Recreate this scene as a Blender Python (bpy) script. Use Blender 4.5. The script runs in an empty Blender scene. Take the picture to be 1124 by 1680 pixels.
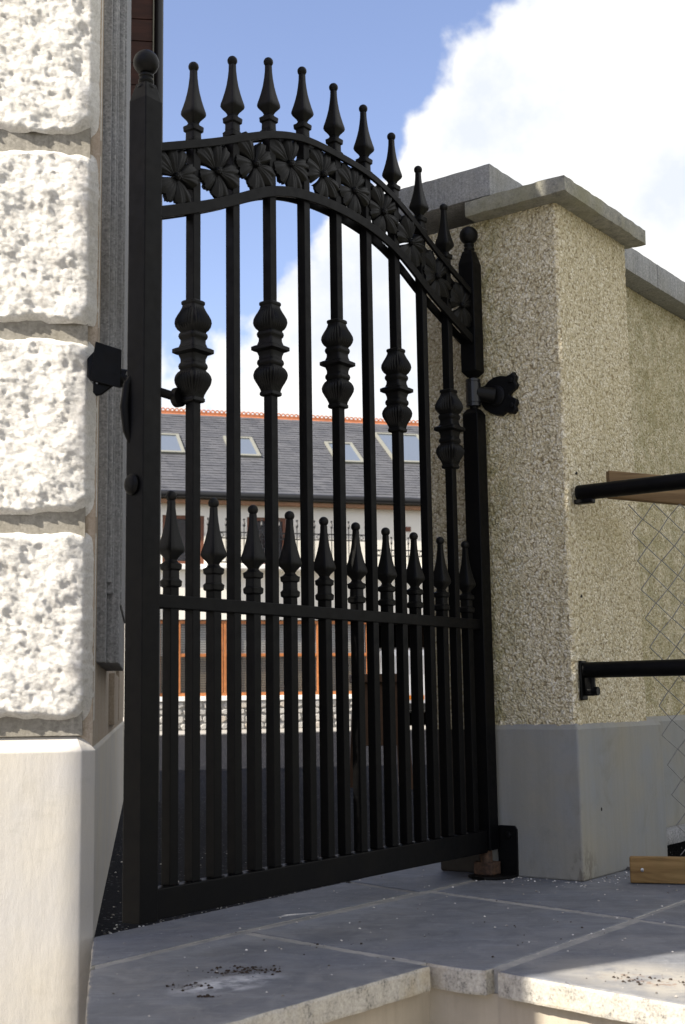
import bpy, bmesh, math, random
import numpy as np
from mathutils import Vector, Matrix, noise
R = math.radians
random.seed(7)
S = bpy.context.scene
C = S.collection

# ------------------------------------------------------------------ camera
PITCH, ROLL, CAMZ = R(8.236), R(.860), .612
up = Vector((-math.sin(ROLL)*math.cos(PITCH), math.cos(ROLL)*math.cos(PITCH), -math.sin(PITCH)))
fy = Vector((0, 0, -1)) - up*(-up.z); fy.normalize()
fx = fy.cross(up)
cd = bpy.data.cameras.new('camera'); cam = bpy.data.objects.new('camera', cd); C.objects.link(cam)
M3 = Matrix((fx, fy, up))
cam.matrix_world = Matrix.Translation((0, 0, CAMZ)) @ M3.to_4x4()
cd.sensor_fit = 'VERTICAL'; cd.sensor_height = 36; cd.sensor_width = 24; cd.lens = 45.57
cd.clip_start = .05; cd.clip_end = 2000
cd.dof.use_dof = True; cd.dof.focus_distance = 4.7; cd.dof.aperture_fstop = 8
S.camera = cam

# ------------------------------------------------------------------ light
SUN_AZ, SUN_EL = 238.5, 40.0        # clockwise from +Y
W = bpy.data.worlds.new('World'); S.world = W; W.use_nodes = True
nt = W.node_tree; nt.nodes.clear()
def wn(t, **k):
    n = nt.nodes.new(t)
    for a, b in k.items(): setattr(n, a, b)
    return n
def wl(a, b): nt.links.new(a, b)
def wm(op, a, b=None, c=None, clamp=False):
    n = wn('ShaderNodeMath', operation=op); n.use_clamp = clamp
    for i, v in enumerate((a, b, c)):
        if v is None: continue
        if isinstance(v, (int, float)): n.inputs[i].default_value = v
        else: wl(v, n.inputs[i])
    return n.outputs[0]
sky = wn('ShaderNodeTexSky', sky_type='NISHITA')
sky.sun_disc = False; sky.sun_elevation = R(SUN_EL); sky.sun_rotation = R(SUN_AZ)
sky.air_density = 1.0; sky.dust_density = .6; sky.ozone_density = 1.4
tc = wn('ShaderNodeTexCoord'); sep = wn('ShaderNodeSeparateXYZ'); wl(tc.outputs['Generated'], sep.inputs[0])
azn = wm('MULTIPLY', wm('ARCTAN2', sep.outputs[0], sep.outputs[1]), 57.2958)
eln = wm('MULTIPLY', wm('ARCSINE', sep.outputs[2]), 57.2958)
n1 = wn('ShaderNodeTexNoise'); n1.inputs['Scale'].default_value = 5.5; n1.inputs['Detail'].default_value = 10; n1.inputs['Roughness'].default_value = .52
n1.inputs['Distortion'].default_value = .15
wl(tc.outputs['Generated'], n1.inputs['Vector'])
n3 = wn('ShaderNodeTexNoise'); n3.inputs['Scale'].default_value = 26; n3.inputs['Detail'].default_value = 6
wl(tc.outputs['Generated'], n3.inputs['Vector'])
field = wm('ADD', wm('SUBTRACT', azn, eln), 21.5)
field = wm('MINIMUM', wm('MAXIMUM', field, -8), 9)
# low bank near the horizon all round
low = wm('MULTIPLY', wm('SUBTRACT', 14.5, eln), .8)
low = wm('MINIMUM', wm('MAXIMUM', low, -8), 5)
field = wm('SMOOTH_MAX', field, low, 2.0)
nz = wm('MULTIPLY', wm('SUBTRACT', n1.outputs[0], .5), 16)
nz2 = wm('MULTIPLY', wm('SUBTRACT', n3.outputs[0], .5), 4.5)
f = wm('ADD', wm('ADD', field, nz), nz2)
mask = wn('ShaderNodeMapRange'); mask.interpolation_type = 'SMOOTHSTEP'
mask.inputs['From Min'].default_value = -.5; mask.inputs['From Max'].default_value = .9
wl(f, mask.inputs['Value'])
n2 = wn('ShaderNodeTexNoise'); n2.inputs['Scale'].default_value = 7; n2.inputs['Roughness'].default_value = .6; n2.inputs['Detail'].default_value = 6
wl(tc.outputs['Generated'], n2.inputs['Vector'])
cr = wn('ShaderNodeValToRGB')
cr.color_ramp.elements[0].position = .36; cr.color_ramp.elements[0].color = (5.3, 5.6, 6.2, 1)
cr.color_ramp.elements[1].position = .53; cr.color_ramp.elements[1].color = (6.9, 6.85, 6.75, 1)
wl(n2.outputs[0], cr.inputs[0])
tint = wn('ShaderNodeMix', data_type='RGBA', blend_type='MULTIPLY'); tint.inputs[0].default_value = 1
wl(sky.outputs[0], tint.inputs[6]); tint.inputs[7].default_value = (1.66, 1.43, 1.48, 1)
mx = wn('ShaderNodeMix', data_type='RGBA')
wl(mask.outputs[0], mx.inputs[0]); wl(tint.outputs[2], mx.inputs[6]); wl(cr.outputs[0], mx.inputs[7])
bg = wn('ShaderNodeBackground'); bg.inputs[1].default_value = .07
wl(mx.outputs[2], bg.inputs[0]); wo = wn('ShaderNodeOutputWorld'); wl(bg.outputs[0], wo.inputs[0])

sd = bpy.data.lights.new('sun', 'SUN'); sun = bpy.data.objects.new('sun', sd); C.objects.link(sun)
sd.energy = 5.0; sd.angle = R(.53); sd.color = (1, .925, .80)
tow = Vector((math.sin(R(SUN_AZ))*math.cos(R(SUN_EL)), math.cos(R(SUN_AZ))*math.cos(R(SUN_EL)), math.sin(R(SUN_EL))))
sun.rotation_euler = tow.to_track_quat('Z', 'Y').to_euler()
S.view_settings.view_transform = 'Standard'; S.view_settings.look = 'None'
S.view_settings.exposure = 1.25; S.view_settings.gamma = 1

# ------------------------------------------------------------------ materials
class Mat:
    def __init__(s, name, rough=.7, spec=.4, metal=0):
        s.m = bpy.data.materials.new(name); s.m.use_nodes = True; s.t = s.m.node_tree
        s.b = s.t.nodes['Principled BSDF']
        s.b.inputs['Roughness'].default_value = rough
        s.b.inputs['Specular IOR Level'].default_value = spec; s.b.inputs['Metallic'].default_value = metal
        s.co = s.n('ShaderNodeTexCoord').outputs['Object']; s.nrm = None
    def n(s, t, **k):
        n = s.t.nodes.new(t)
        for a, b in k.items(): setattr(n, a, b)
        return n
    def l(s, a, b): s.t.links.new(a, b)
    def vec(s, scale=(1, 1, 1), rot=(0, 0, 0)):
        n = s.n('ShaderNodeMapping'); n.inputs['Scale'].default_value = scale; n.inputs['Rotation'].default_value = rot
        s.l(s.co, n.inputs[0]); return n.outputs[0]
    def noise(s, sc, det=4, rough=.55, v=None, dist=0):
        n = s.n('ShaderNodeTexNoise'); n.inputs['Scale'].default_value = sc; n.inputs['Detail'].default_value = det
        n.inputs['Roughness'].default_value = rough; n.inputs['Distortion'].default_value = dist
        s.l(v or s.co, n.inputs['Vector']); return n.outputs[0]
    def vor(s, sc, feat='F1', out='Distance', v=None, rnd=1):
        n = s.n('ShaderNodeTexVoronoi', feature=feat); n.inputs['Scale'].default_value = sc; n.inputs['Randomness'].default_value = rnd
        s.l(v or s.co, n.inputs['Vector']); return n.outputs[out]
    def ramp(s, x, stops, interp='LINEAR'):
        n = s.n('ShaderNodeValToRGB'); e = n.color_ramp.elements; n.color_ramp.interpolation = interp
        while len(e) < len(stops): e.new(.5)
        for i, (p, c) in enumerate(stops):
            e[i].position = p
            e[i].color = (c, c, c, 1) if isinstance(c, (int, float)) else (*c, 1)
        s.l(x, n.inputs[0]); return n.outputs[0]
    def mix(s, f, a, b, bt='MIX'):
        n = s.n('ShaderNodeMix', data_type='RGBA', blend_type=bt)
        for i, v in ((0, f), (6, a), (7, b)):
            if isinstance(v, (int, float)) and i == 0: n.inputs[0].default_value = v
            elif isinstance(v, (tuple, int, float)): n.inputs[i].default_value = (*v, 1) if isinstance(v, tuple) else (v, v, v, 1)
            else: s.l(v, n.inputs[i])
        return n.outputs[2]
    def math(s, op, a, b=0., c=0.):
        n = s.n('ShaderNodeMath', operation=op)
        for i, v in enumerate((a, b, c)):
            if isinstance(v, (int, float)): n.inputs[i].default_value = v
            else: s.l(v, n.inputs[i])
        return n.outputs[0]
    def col(s, x):
        if isinstance(x, tuple): s.b.inputs['Base Color'].default_value = (*x, 1)
        else: s.l(x, s.b.inputs['Base Color'])
        return s
    def rgh(s, x): s.l(x, s.b.inputs['Roughness']); return s
    def bump(s, h, dist=.002, st=1.):
        n = s.n('ShaderNodeBump'); n.inputs['Strength'].default_value = st; n.inputs['Distance'].default_value = dist
        s.l(h, n.inputs['Height'])
        if s.nrm: s.l(s.nrm, n.inputs['Normal'])
        s.nrm = n.outputs[0]; s.l(s.nrm, s.b.inputs['Normal']); return s
    def geo_pos(s): return s.n('ShaderNodeNewGeometry').outputs['Position']
    def rnd(s): return s.n('ShaderNodeObjectInfo').outputs['Random']

def granite(name, lo, mid, hi, sc=1., rough=.75, bump=.0012, stain=None, st_amt=.5):
    m = Mat(name, rough, .35)
    sp = m.noise(170*sc, 3, .7)
    v = m.vor(230*sc, 'F1', 'Color')
    sv = m.n('ShaderNodeSeparateColor'); m.l(v, sv.inputs[0])
    a = m.math('ADD', m.math('MULTIPLY', sp, .75), m.math('MULTIPLY', sv.outputs[0], .25))
    c = m.ramp(a, [(.3, lo), (.5, mid), (.74, hi)])
    c = m.mix(.3, c, m.mix(m.ramp(m.noise(1., 4, .6, m.vec((60, 60, 2))), [(.35, 0.), (.65, 1.)]), lo, hi))
    big = m.noise(7, 5, .6)
    c = m.mix(m.ramp(big, [(.35, 0.), (.7, .35)]), c, mid)
    if stain:
        c = m.mix(m.ramp(m.noise(3.1, 6, .65), [(.42, 0.), (.68, st_amt)]), c, stain)
    m.col(c); m.bump(sp, bump*.6, .6)
    return m

M = {}
# black gate paint: satin, dusty
m = Mat('black_gate_paint', .42, .11)
dust = m.ramp(m.noise(9, 6, .65), [(.45, 0.), (.8, 1.)])
m.col(m.mix(dust, (.0014, .0015, .002), (.0045, .004, .0032)))
m.rgh(m.ramp(m.noise(40, 4), [(.3, .36), (.75, .56)])); m.bump(m.noise(260, 3), .0004, .5); M['black'] = m
m = Mat('black_cast_iron', .42, .15); m.col(m.mix(m.noise(60, 3), (.002, .0022, .0027), (.005, .0048, .0045)))
m.bump(m.noise(320, 4, .6), .0008, .7); M['iron'] = m
m = Mat('rusty_steel', .8, .2)
m.col(m.ramp(m.noise(60, 6, .7), [(.3, (.02, .016, .014)), (.55, (.075, .045, .03)), (.75, (.13, .075, .045))])); m.bump(m.noise(200, 4), .001, .8); M['rust'] = m
m = Mat('steel_screw', .35, .5, .9); m.col((.35, .35, .36)); M['steel'] = m
# white rock-faced granite
m = Mat('rock_faced_granite', .85, .25)
a = m.math('ADD', m.math('MULTIPLY', m.noise(150, 4, .75), .6), m.math('MULTIPLY', m.noise(34, 6, .7), .45))
c = m.ramp(a, [(.34, (.38, .37, .355)), (.46, (.54, .525, .495)), (.6, (.66, .645, .615))])
c = m.mix(m.ramp(m.noise(11, 4, .6), [(.52, 0.), (.8, .2)]), c, (.60, .51, .41))
m.col(c); m.bump(m.noise(58, 8, .76, m.vec((.6, .6, 1.1), (R(20), R(40), 0))), .0062, .85); m.bump(m.noise(300, 3, .6), .0010, .5); M['rock'] = m
m = granite('mortar_recess', (.15, .14, .12), (.25, .235, .205), (.36, .34, .30), .6, .9, .003, (.18, .16, .12), .6); M['recess'] = m
m = granite('sandy_granite', (.22, .18, .14), (.36, .30, .235), (.48, .42, .35), .8, .85, .002, (.30, .22, .15), .5); M['sandy'] = m
M['grey_granite'] = granite('grey_granite', (.09, .094, .105), (.23, .235, .25), (.42, .42, .43), .7, .8, .004, (.16, .15, .13), .35)
M['cap_granite'] = granite('cap_granite', (.12, .125, .14), (.27, .275, .28), (.44, .44, .44), .8, .8, .002, (.22, .21, .17), .5)
m = Mat('weathered_coping', .85, .25)
a = m.math('ADD', m.math('MULTIPLY', m.noise(120, 4, .75), .5), m.math('MULTIPLY', m.noise(22, 6, .7), .5))
c = m.ramp(a, [(.36, (.12, .12, .115)), (.48, (.24, .235, .21)), (.62, (.34, .33, .285))])
c = m.mix(m.ramp(m.noise(5, 5, .6), [(.42, 0.), (.66, .55)]), c, (.22, .21, .12))
m.col(c); m.bump(m.noise(60, 6, .7), .004, .8); M['coping'] = m
# pebble-dash
def dash(name, k=1.):
    m = Mat(name, .88, .25)
    warp = m.n('ShaderNodeTexNoise'); warp.inputs['Scale'].default_value = 45; warp.inputs['Detail'].default_value = 2; m.l(m.co, warp.inputs['Vector'])
    va = m.n('ShaderNodeVectorMath', operation='MULTIPLY_ADD'); m.l(warp.outputs['Color'], va.inputs[0]); va.inputs[1].default_value = (.018,)*3; m.l(m.co, va.inputs[2])
    v = va.outputs[0]
    d = m.vor(122, 'SMOOTH_F1', 'Distance', v); d2 = m.vor(200, 'F1', 'Distance', v)
    cc = m.n('ShaderNodeSeparateColor'); m.l(m.vor(122, 'F1', 'Color', v), cc.inputs[0])
    c = m.ramp(cc.outputs[0], [(0., (.50, .43, .28)), (.35, (.60, .53, .365)), (.7, (.68, .61, .45)), (1., (.82, .77, .63))])
    c = m.mix(m.ramp(m.math('SUBTRACT', d, m.math('MULTIPLY', cc.outputs[1], .12)), [(.36, 0.), (.64, 1.)]), c, (.29, .235, .14))
    c = m.mix(m.ramp(m.noise(2.2, 6, .6), [(.48, 0.), (.7, .28)]), c, (.42, .35, .16), 'MIX')
    c = m.mix(m.ramp(m.noise(1., 5, .65, m.vec((26, 26, 1.1))), [(.52, 0.), (.78, .4)]), c, (.30, .26, .16))
    # algae by the gate corner and below the coping
    pos = m.n('ShaderNodeSeparateXYZ'); m.l(m.geo_pos(), pos.inputs[0])
    al = m.math('SUBTRACT', 1.0, m.math('MULTIPLY', m.math('ABSOLUTE', m.math('SUBTRACT', m.math('MULTIPLY_ADD', pos.outputs[0], .806, m.math('MULTIPLY', pos.outputs[1], -.592)), -2.30)), 7.))
    al = m.math('MULTIPLY', m.math('MAXIMUM', al, 0.), m.ramp(m.noise(16, 5, .7), [(.36, 0.), (.62, 1.)]))
    c = m.mix(m.math('MULTIPLY', al, .62), c, (.16, .15, .035))
    m.col(c)
    hgt = m.math('ADD', m.math('MULTIPLY', m.math('SUBTRACT', 1., d), 1.), m.math('MULTIPLY', m.math('SUBTRACT', 1., d2), .35))
    m.bump(hgt, .0085*k, 1.); m.bump(m.noise(400, 2), .001, .5)
    return m
M['dash'] = dash('pebble_dash')
# smooth grey render plinth
def render_mat(name, base, warm, streak=.3):
    m = Mat(name, .8, .25)
    c = m.mix(m.ramp(m.noise(3.2, 5, .6), [(.35, 0.), (.68, 1.)]), base, warm)
    v = m.vec((38, 38, 1.3))
    c = m.mix(m.ramp(m.noise(1., 4, .6, v), [(.45, 0.), (.72, streak)]), c, tuple(x*.72 for x in warm))
    c = m.mix(m.ramp(m.noise(500, 2, .6), [(.4, 0.), (.7, .25)]), c, tuple(x*.7 for x in base))
    m.col(c); c = m.mix(m.ramp(m.noise(5.5, 7, .72, None, .8), [(.54, 0.), (.68, .35)]), c, tuple(x*.62 for x in warm))
    if name.startswith('grey'):
        for q, rad, colr in (((.949, 4.375, .487), .040, (.10, .065, .03)), ((.842, 4.418, .405), .030, (.12, .085, .045)), ((.83, 4.43, .02), .12, (.12, .105, .08)), ((1.05, 4.33, .03), .14, (.13, .115, .085))):
            df = m.n('ShaderNodeVectorMath', operation='DISTANCE'); m.l(m.geo_pos(), df.inputs[0]); df.inputs[1].default_value = q
            fa = m.math('MULTIPLY', m.math('SUBTRACT', 1.0, m.math('MULTIPLY', df.outputs['Value'], 1/rad)), 1.6)
            c = m.mix(m.math('MULTIPLY', m.math('MAXIMUM', m.math('MINIMUM', fa, 1.), 0.), m.ramp(m.noise(46, 5, .7, m.vec((1, 1, .5), (0, R(35), 0))), [(.47, 0.), (.56, .85)])), c, colr)
    m.col(c); m.bump(m.noise(420, 3, .6), .0008, .5); m.bump(m.noise(1., 4, .6, m.vec((30, 30, 9))), .003, .5); m.bump(m.noise(8, 3), .004, .35)
    return m
M['plinth'] = render_mat('grey_render_plinth', (.225, .235, .24), (.265, .25, .205))
M['white_plinth'] = render_mat('off_white_plinth', (.47, .455, .44), (.52, .485, .42), .12)
M['riser'] = render_mat('sandy_concrete_riser', (.40, .35, .28), (.30, .27, .22), .35)
# paving slab
m = Mat('blue_grey_paving_slab', .62, .4)
base = m.mix(m.rnd(), (.105, .122, .158), (.145, .150, .165))
c = m.mix(m.ramp(m.noise(2.6, 6, .62), [(.38, 0.), (.68, .6)]), base, (.20, .19, .175))
v = m.vec((6, 70, 6), (0, 0, R(-38)))
c = m.mix(m.ramp(m.noise(1., 5, .65, v), [(.46, 0.), (.72, .6)]), c, (.22, .235, .26))
c = m.mix(m.ramp(m.noise(9, 7, .7, None, .6), [(.42, 0.), (.66, .75)]), c, (.075, .082, .10))
c = m.mix(m.ramp(m.noise(17, 8, .75, None, 1.2), [(.56, 0.), (.7, .55)]), c, (.26, .26, .255))
c = m.mix(m.ramp(m.noise(240, 3, .7), [(.4, 0.), (.7, .35)]), c, (.13, .135, .15))
P_ = m.geo_pos()
def blob(m, cx, cy, rx, ry, rot, sc=30, th=(.42, .6)):
    mp = m.n('ShaderNodeMapping', vector_type='TEXTURE'); mp.inputs['Location'].default_value = (cx, cy, 0); mp.inputs['Rotation'].default_value = (0, 0, rot); mp.inputs['Scale'].default_value = (rx, ry, 1)
    m.l(P_, mp.inputs[0])
    gr = m.n('ShaderNodeVectorMath', operation='LENGTH'); m.l(mp.outputs[0], gr.inputs[0])
    g = m.math('SUBTRACT', 1.0, gr.outputs['Value'])
    g = m.math('MAXIMUM', g, 0.)
    return m.math('MULTIPLY', m.ramp(g, [(0., 0.), (.6, 1.)]), m.ramp(m.noise(sc, 6, .7), [(th[0], 0.), (th[1], 1.)]))
c = m.mix(m.math('MULTIPLY', blob(m, -.27, 2.95, .16, .085, R(40), 14, (.4, .62)), .85), c, (.62, .63, .66))
c = m.mix(m.math('MULTIPLY', blob(m, -.235, 3.085, .09, .045, R(40), 38, (.44, .54)), .92), c, (.045, .035, .028))
c = m.mix(m.math('MULTIPLY', blob(m, -.345, 2.93, .06, .03, R(40), 38, (.46, .54)), .8), c, (.05, .042, .036))
c = m.mix(m.math('MULTIPLY', blob(m, .74, 2.86, .50, .20, R(-47), 9, (.30, .55)), .75), c, (.36, .335, .29))  # warm pale patch painting extra sunlight into the front-right slab colour
c = m.mix(m.math('MULTIPLY', blob(m, .64, 2.93, .13, .07, R(-40), 30, (.54, .62)), .8), c, (.17, .09, .05))
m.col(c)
v = m.vec((1, 1, 1), (0, 0, R(53)))
dots = m.vor(150, 'F1', 'Distance', v, 0.0)
m.bump(m.math('MULTIPLY', dots, m.ramp(m.noise(2.2, 2), [(.42, .15), (.58, 1.)])), .003, 1.); m.bump(m.noise(120, 5, .7), .002, .8); m.bump(m.noise(14, 5, .6), .005, .5)
M['slab'] = m
m = Mat('slab_edge', .85, .25)
c = m.ramp(m.math('ADD', m.math('MULTIPLY', m.noise(150, 4, .75), .55), m.math('MULTIPLY', m.noise(26, 5, .7), .5)), [(.38, (.09, .088, .08)), (.48, (.31, .295, .265)), (.66, (.46, .44, .39))])
c = m.mix(m.ramp(m.noise(9, 5, .65), [(.5, 0.), (.68, .5)]), c, (.38, .32, .22)); m.col(c); m.bump(m.noise(90, 6, .7), .004, .9); M['slab_edge'] = m
m = Mat('mortar', .9, .2); m.col(m.mix(m.ramp(m.noise(14, 6, .7), [(.35, 0.), (.7, 1.)]), (.21, .21, .205), (.34, .325, .30))); m.bump(m.noise(160, 5, .7), .003, .9); M['mortar'] = m
# asphalt
m = Mat('asphalt', .8, .35)
m.b.inputs['Specular IOR Level'].default_value = .03
sc_ = m.n('ShaderNodeSeparateColor'); m.l(m.vor(85, 'F1', 'Color'), sc_.inputs[0]); dd = m.vor(85, 'F1', 'Distance')
c = m.mix(m.noise(1.2, 5, .6), (.009, .0095, .012), (.017, .017, .020))
c = m.mix(m.math('MULTIPLY', m.ramp(sc_.outputs[1], [(.86, 0.), (.93, 1.)]), m.ramp(dd, [(.25, 1.), (.45, 0.)])), c, (.14, .14, .15))
pz = m.n('ShaderNodeSeparateXYZ'); m.l(m.geo_pos(), pz.inputs[0])
m.col(c); m.bump(dd, .004, 1.); m.bump(m.noise(160, 4), .003, .8); M['asphalt'] = m
m = Mat('worn_asphalt', .9, .25); m.col(m.mix(m.noise(2, 6, .65), (.24, .23, .215), (.32, .305, .28))); m.bump(m.noise(120, 4, .7), .003, .7); M['worn'] = m
m = Mat('earth', .95, .1); m.col(m.mix(m.noise(.3, 6, .6), (.07, .09, .035), (.12, .10, .06))); M['earth'] = m
m = Mat('gravel_ground', .9, .2); m.col(m.ramp(m.noise(70, 5, .7), [(.35, (.10, .09, .08)), (.55, (.22, .20, .175)), (.7, (.40, .38, .35))])); m.bump(m.noise(60, 5, .7), .01, 1.); M['gravel'] = m
# background house
def plain(name, col, rough=.7, spec=.3, var=.12, sc=6, bump=0, metal=0, bsc=80):
    m = Mat(name, rough, spec, metal)
    m.col(m.mix(m.ramp(m.noise(sc, 5, .65), [(.35, 0.), (.7, 1.)]), col, tuple(x*(1-var) for x in col)))
    if bump: m.bump(m.noise(bsc, 4), bump, .7)
    return m
M['house_wall'] = plain('cream_house_render', (.80, .77, .69), .85, .2, .08, 2, .004, 0, 60)
M['white_trim'] = plain('white_trim', (.80, .79, .76), .7, .3, .05)
M['orange_wood'] = plain('varnished_orange_timber', (.44, .165, .055), .45, .4, .35, 9)
M['brown_wood'] = plain('brown_window_timber', (.17, .065, .035), .5, .4, .3, 9)
M['dark_soffit'] = plain('soffit_timber', (.30, .16, .085), .6, .3, .3, 9)
m = Mat('roof_slate', .62, .4)
info = m.n('ShaderNodeSeparateColor'); m.l(m.vor(3.1, 'F1', 'Color', m.vec((1, 1, 2))), info.inputs[0])
c = m.ramp(m.noise(3.3, 6, .7), [(.3, (.055, .058, .068)), (.7, (.088, .090, .102))]); c = m.mix(.3, c, m.ramp(info.outputs[0], [(0., .03), (1., .11)])); m.col(c)
m.bump(m.noise(30, 4), .004, .6); M['slate'] = m
M['terracotta'] = plain('terracotta_ridge', (.46, .165, .075), .75, .3, .3, 4, .003)
M['gutter'] = plain('black_gutter', (.012, .012, .014), .4, .4, .2)
M['timber_red'] = None
m = Mat('red_brown_cladding', .55, .35)
v = m.vec((3, 3, 24)); c = m.mix(m.ramp(m.noise(1., 5, .6, v), [(.35, 0.), (.7, 1.)]), (.035, .012, .010), (.07, .024, .018)); m.col(c); M['timber_red'] = m
m = Mat('pine_board', .7, .3)
v = m.vec((2.2, 14, 34)); gr = m.noise(1., 6, .6, v, .8)
c = m.ramp(gr, [(.3, (.12, .065, .02)), (.5, (.22, .13, .045)), (.7, (.33, .21, .085))])
c = m.mix(m.ramp(m.noise(5, 3), [(.5, 0.), (.75, .5)]), c, (.15, .12, .04)); m.col(c); m.bump(gr, .0015, .7); M['pine'] = m
m = Mat('weathered_board', .75, .25)
v = m.vec((2.2, 14, 34)); m.col(m.ramp(m.noise(1., 6, .6, v, .8), [(.3, (.10, .06, .028)), (.55, (.19, .125, .06)), (.75, (.27, .19, .10))])); M['old_pine'] = m
m = Mat('brown_stained_board', .7, .3); v = m.vec((3, 14, 30)); m.col(m.mix(m.noise(1., 5, .6, v), (.05, .028, .016), (.11, .06, .035))); M['dark_board'] = m
m = Mat('galvanised_wire', .5, .5, .3); m.col(m.mix(m.noise(60, 3), (.12, .12, .115), (.24, .24, .23))); M['wire'] = m
m = Mat('window_glass', .05, .6); m.col((.03, .04, .055)); m.b.inputs['Coat Weight'].default_value = .6; m.b.inputs['Coat Roughness'].default_value = .03; M['glass'] = m
m = Mat('skylight_glass', .16, .5); m.col((.12, .14, .17)); m.b.inputs['Coat Weight'].default_value = .3; M['sky_glass'] = m
m = Mat('blind_slats', .7, .3)
pz = m.n('ShaderNodeSeparateXYZ'); m.l(m.geo_pos(), pz.inputs[0])
wv = m.math('FRACT', m.math('MULTIPLY', pz.outputs[2], 19.)); m.col(m.mix(m.ramp(wv, [(.12, 0.), (.3, 1.), (.8, 1.), (.95, 0.)]), (.22, .22, .20), (.52, .52, .49))); M['blind'] = m
m = Mat('brown_blind_slats', .7, .3)
pz = m.n('ShaderNodeSeparateXYZ'); m.l(m.geo_pos(), pz.inputs[0])
wv = m.math('FRACT', m.math('MULTIPLY', pz.outputs[2], 19.)); m.col(m.mix(m.ramp(wv, [(.12, 0.), (.3, 1.), (.8, 1.), (.95, 0.)]), (.06, .045, .03), (.22, .17, .10))); M['blind_dark'] = m
m = Mat('rubble_stone', .9, .2); rr = m.rnd()
c = m.ramp(rr, [(0., (.30, .29, .27)), (.4, (.42, .40, .36)), (.7, (.52, .50, .45)), (1., (.48, .38, .26))]); c = m.mix(.45, c, m.ramp(m.noise(16, 5, .7), [(.35, .2), (.7, .6)])); m.col(c); m.bump(m.noise(20, 5, .7), .02, .8); M['rubble'] = m
M['frame_grey'] = plain('skylight_frame', (.20, .20, .17), .5, .4, .1)
M['van_white'] = plain('white_van_paint', (.80, .80, .80), .3, .5, .03)
M['black_plastic'] = plain('black_plastic', (.02, .02, .02), .6, .4, .1)
m = Mat('red_lamp', .2, .6); m.col((.55, .01, .008)); M['red'] = m
m = Mat('orange_lamp', .2, .6); m.col((.75, .22, .01)); M['amber'] = m
m = Mat('grit', .9, .2); m.col(m.ramp(m.noise(45, 1), [(.38, (.10, .09, .08)), (.5, (.42, .39, .35)), (.62, (.68, .66, .62))])); M['grit'] = m
m = Mat('dry_soil', .95, .1); m.col(m.mix(m.noise(60, 3), (.02, .017, .015), (.06, .042, .032))); M['soil'] = m

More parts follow.
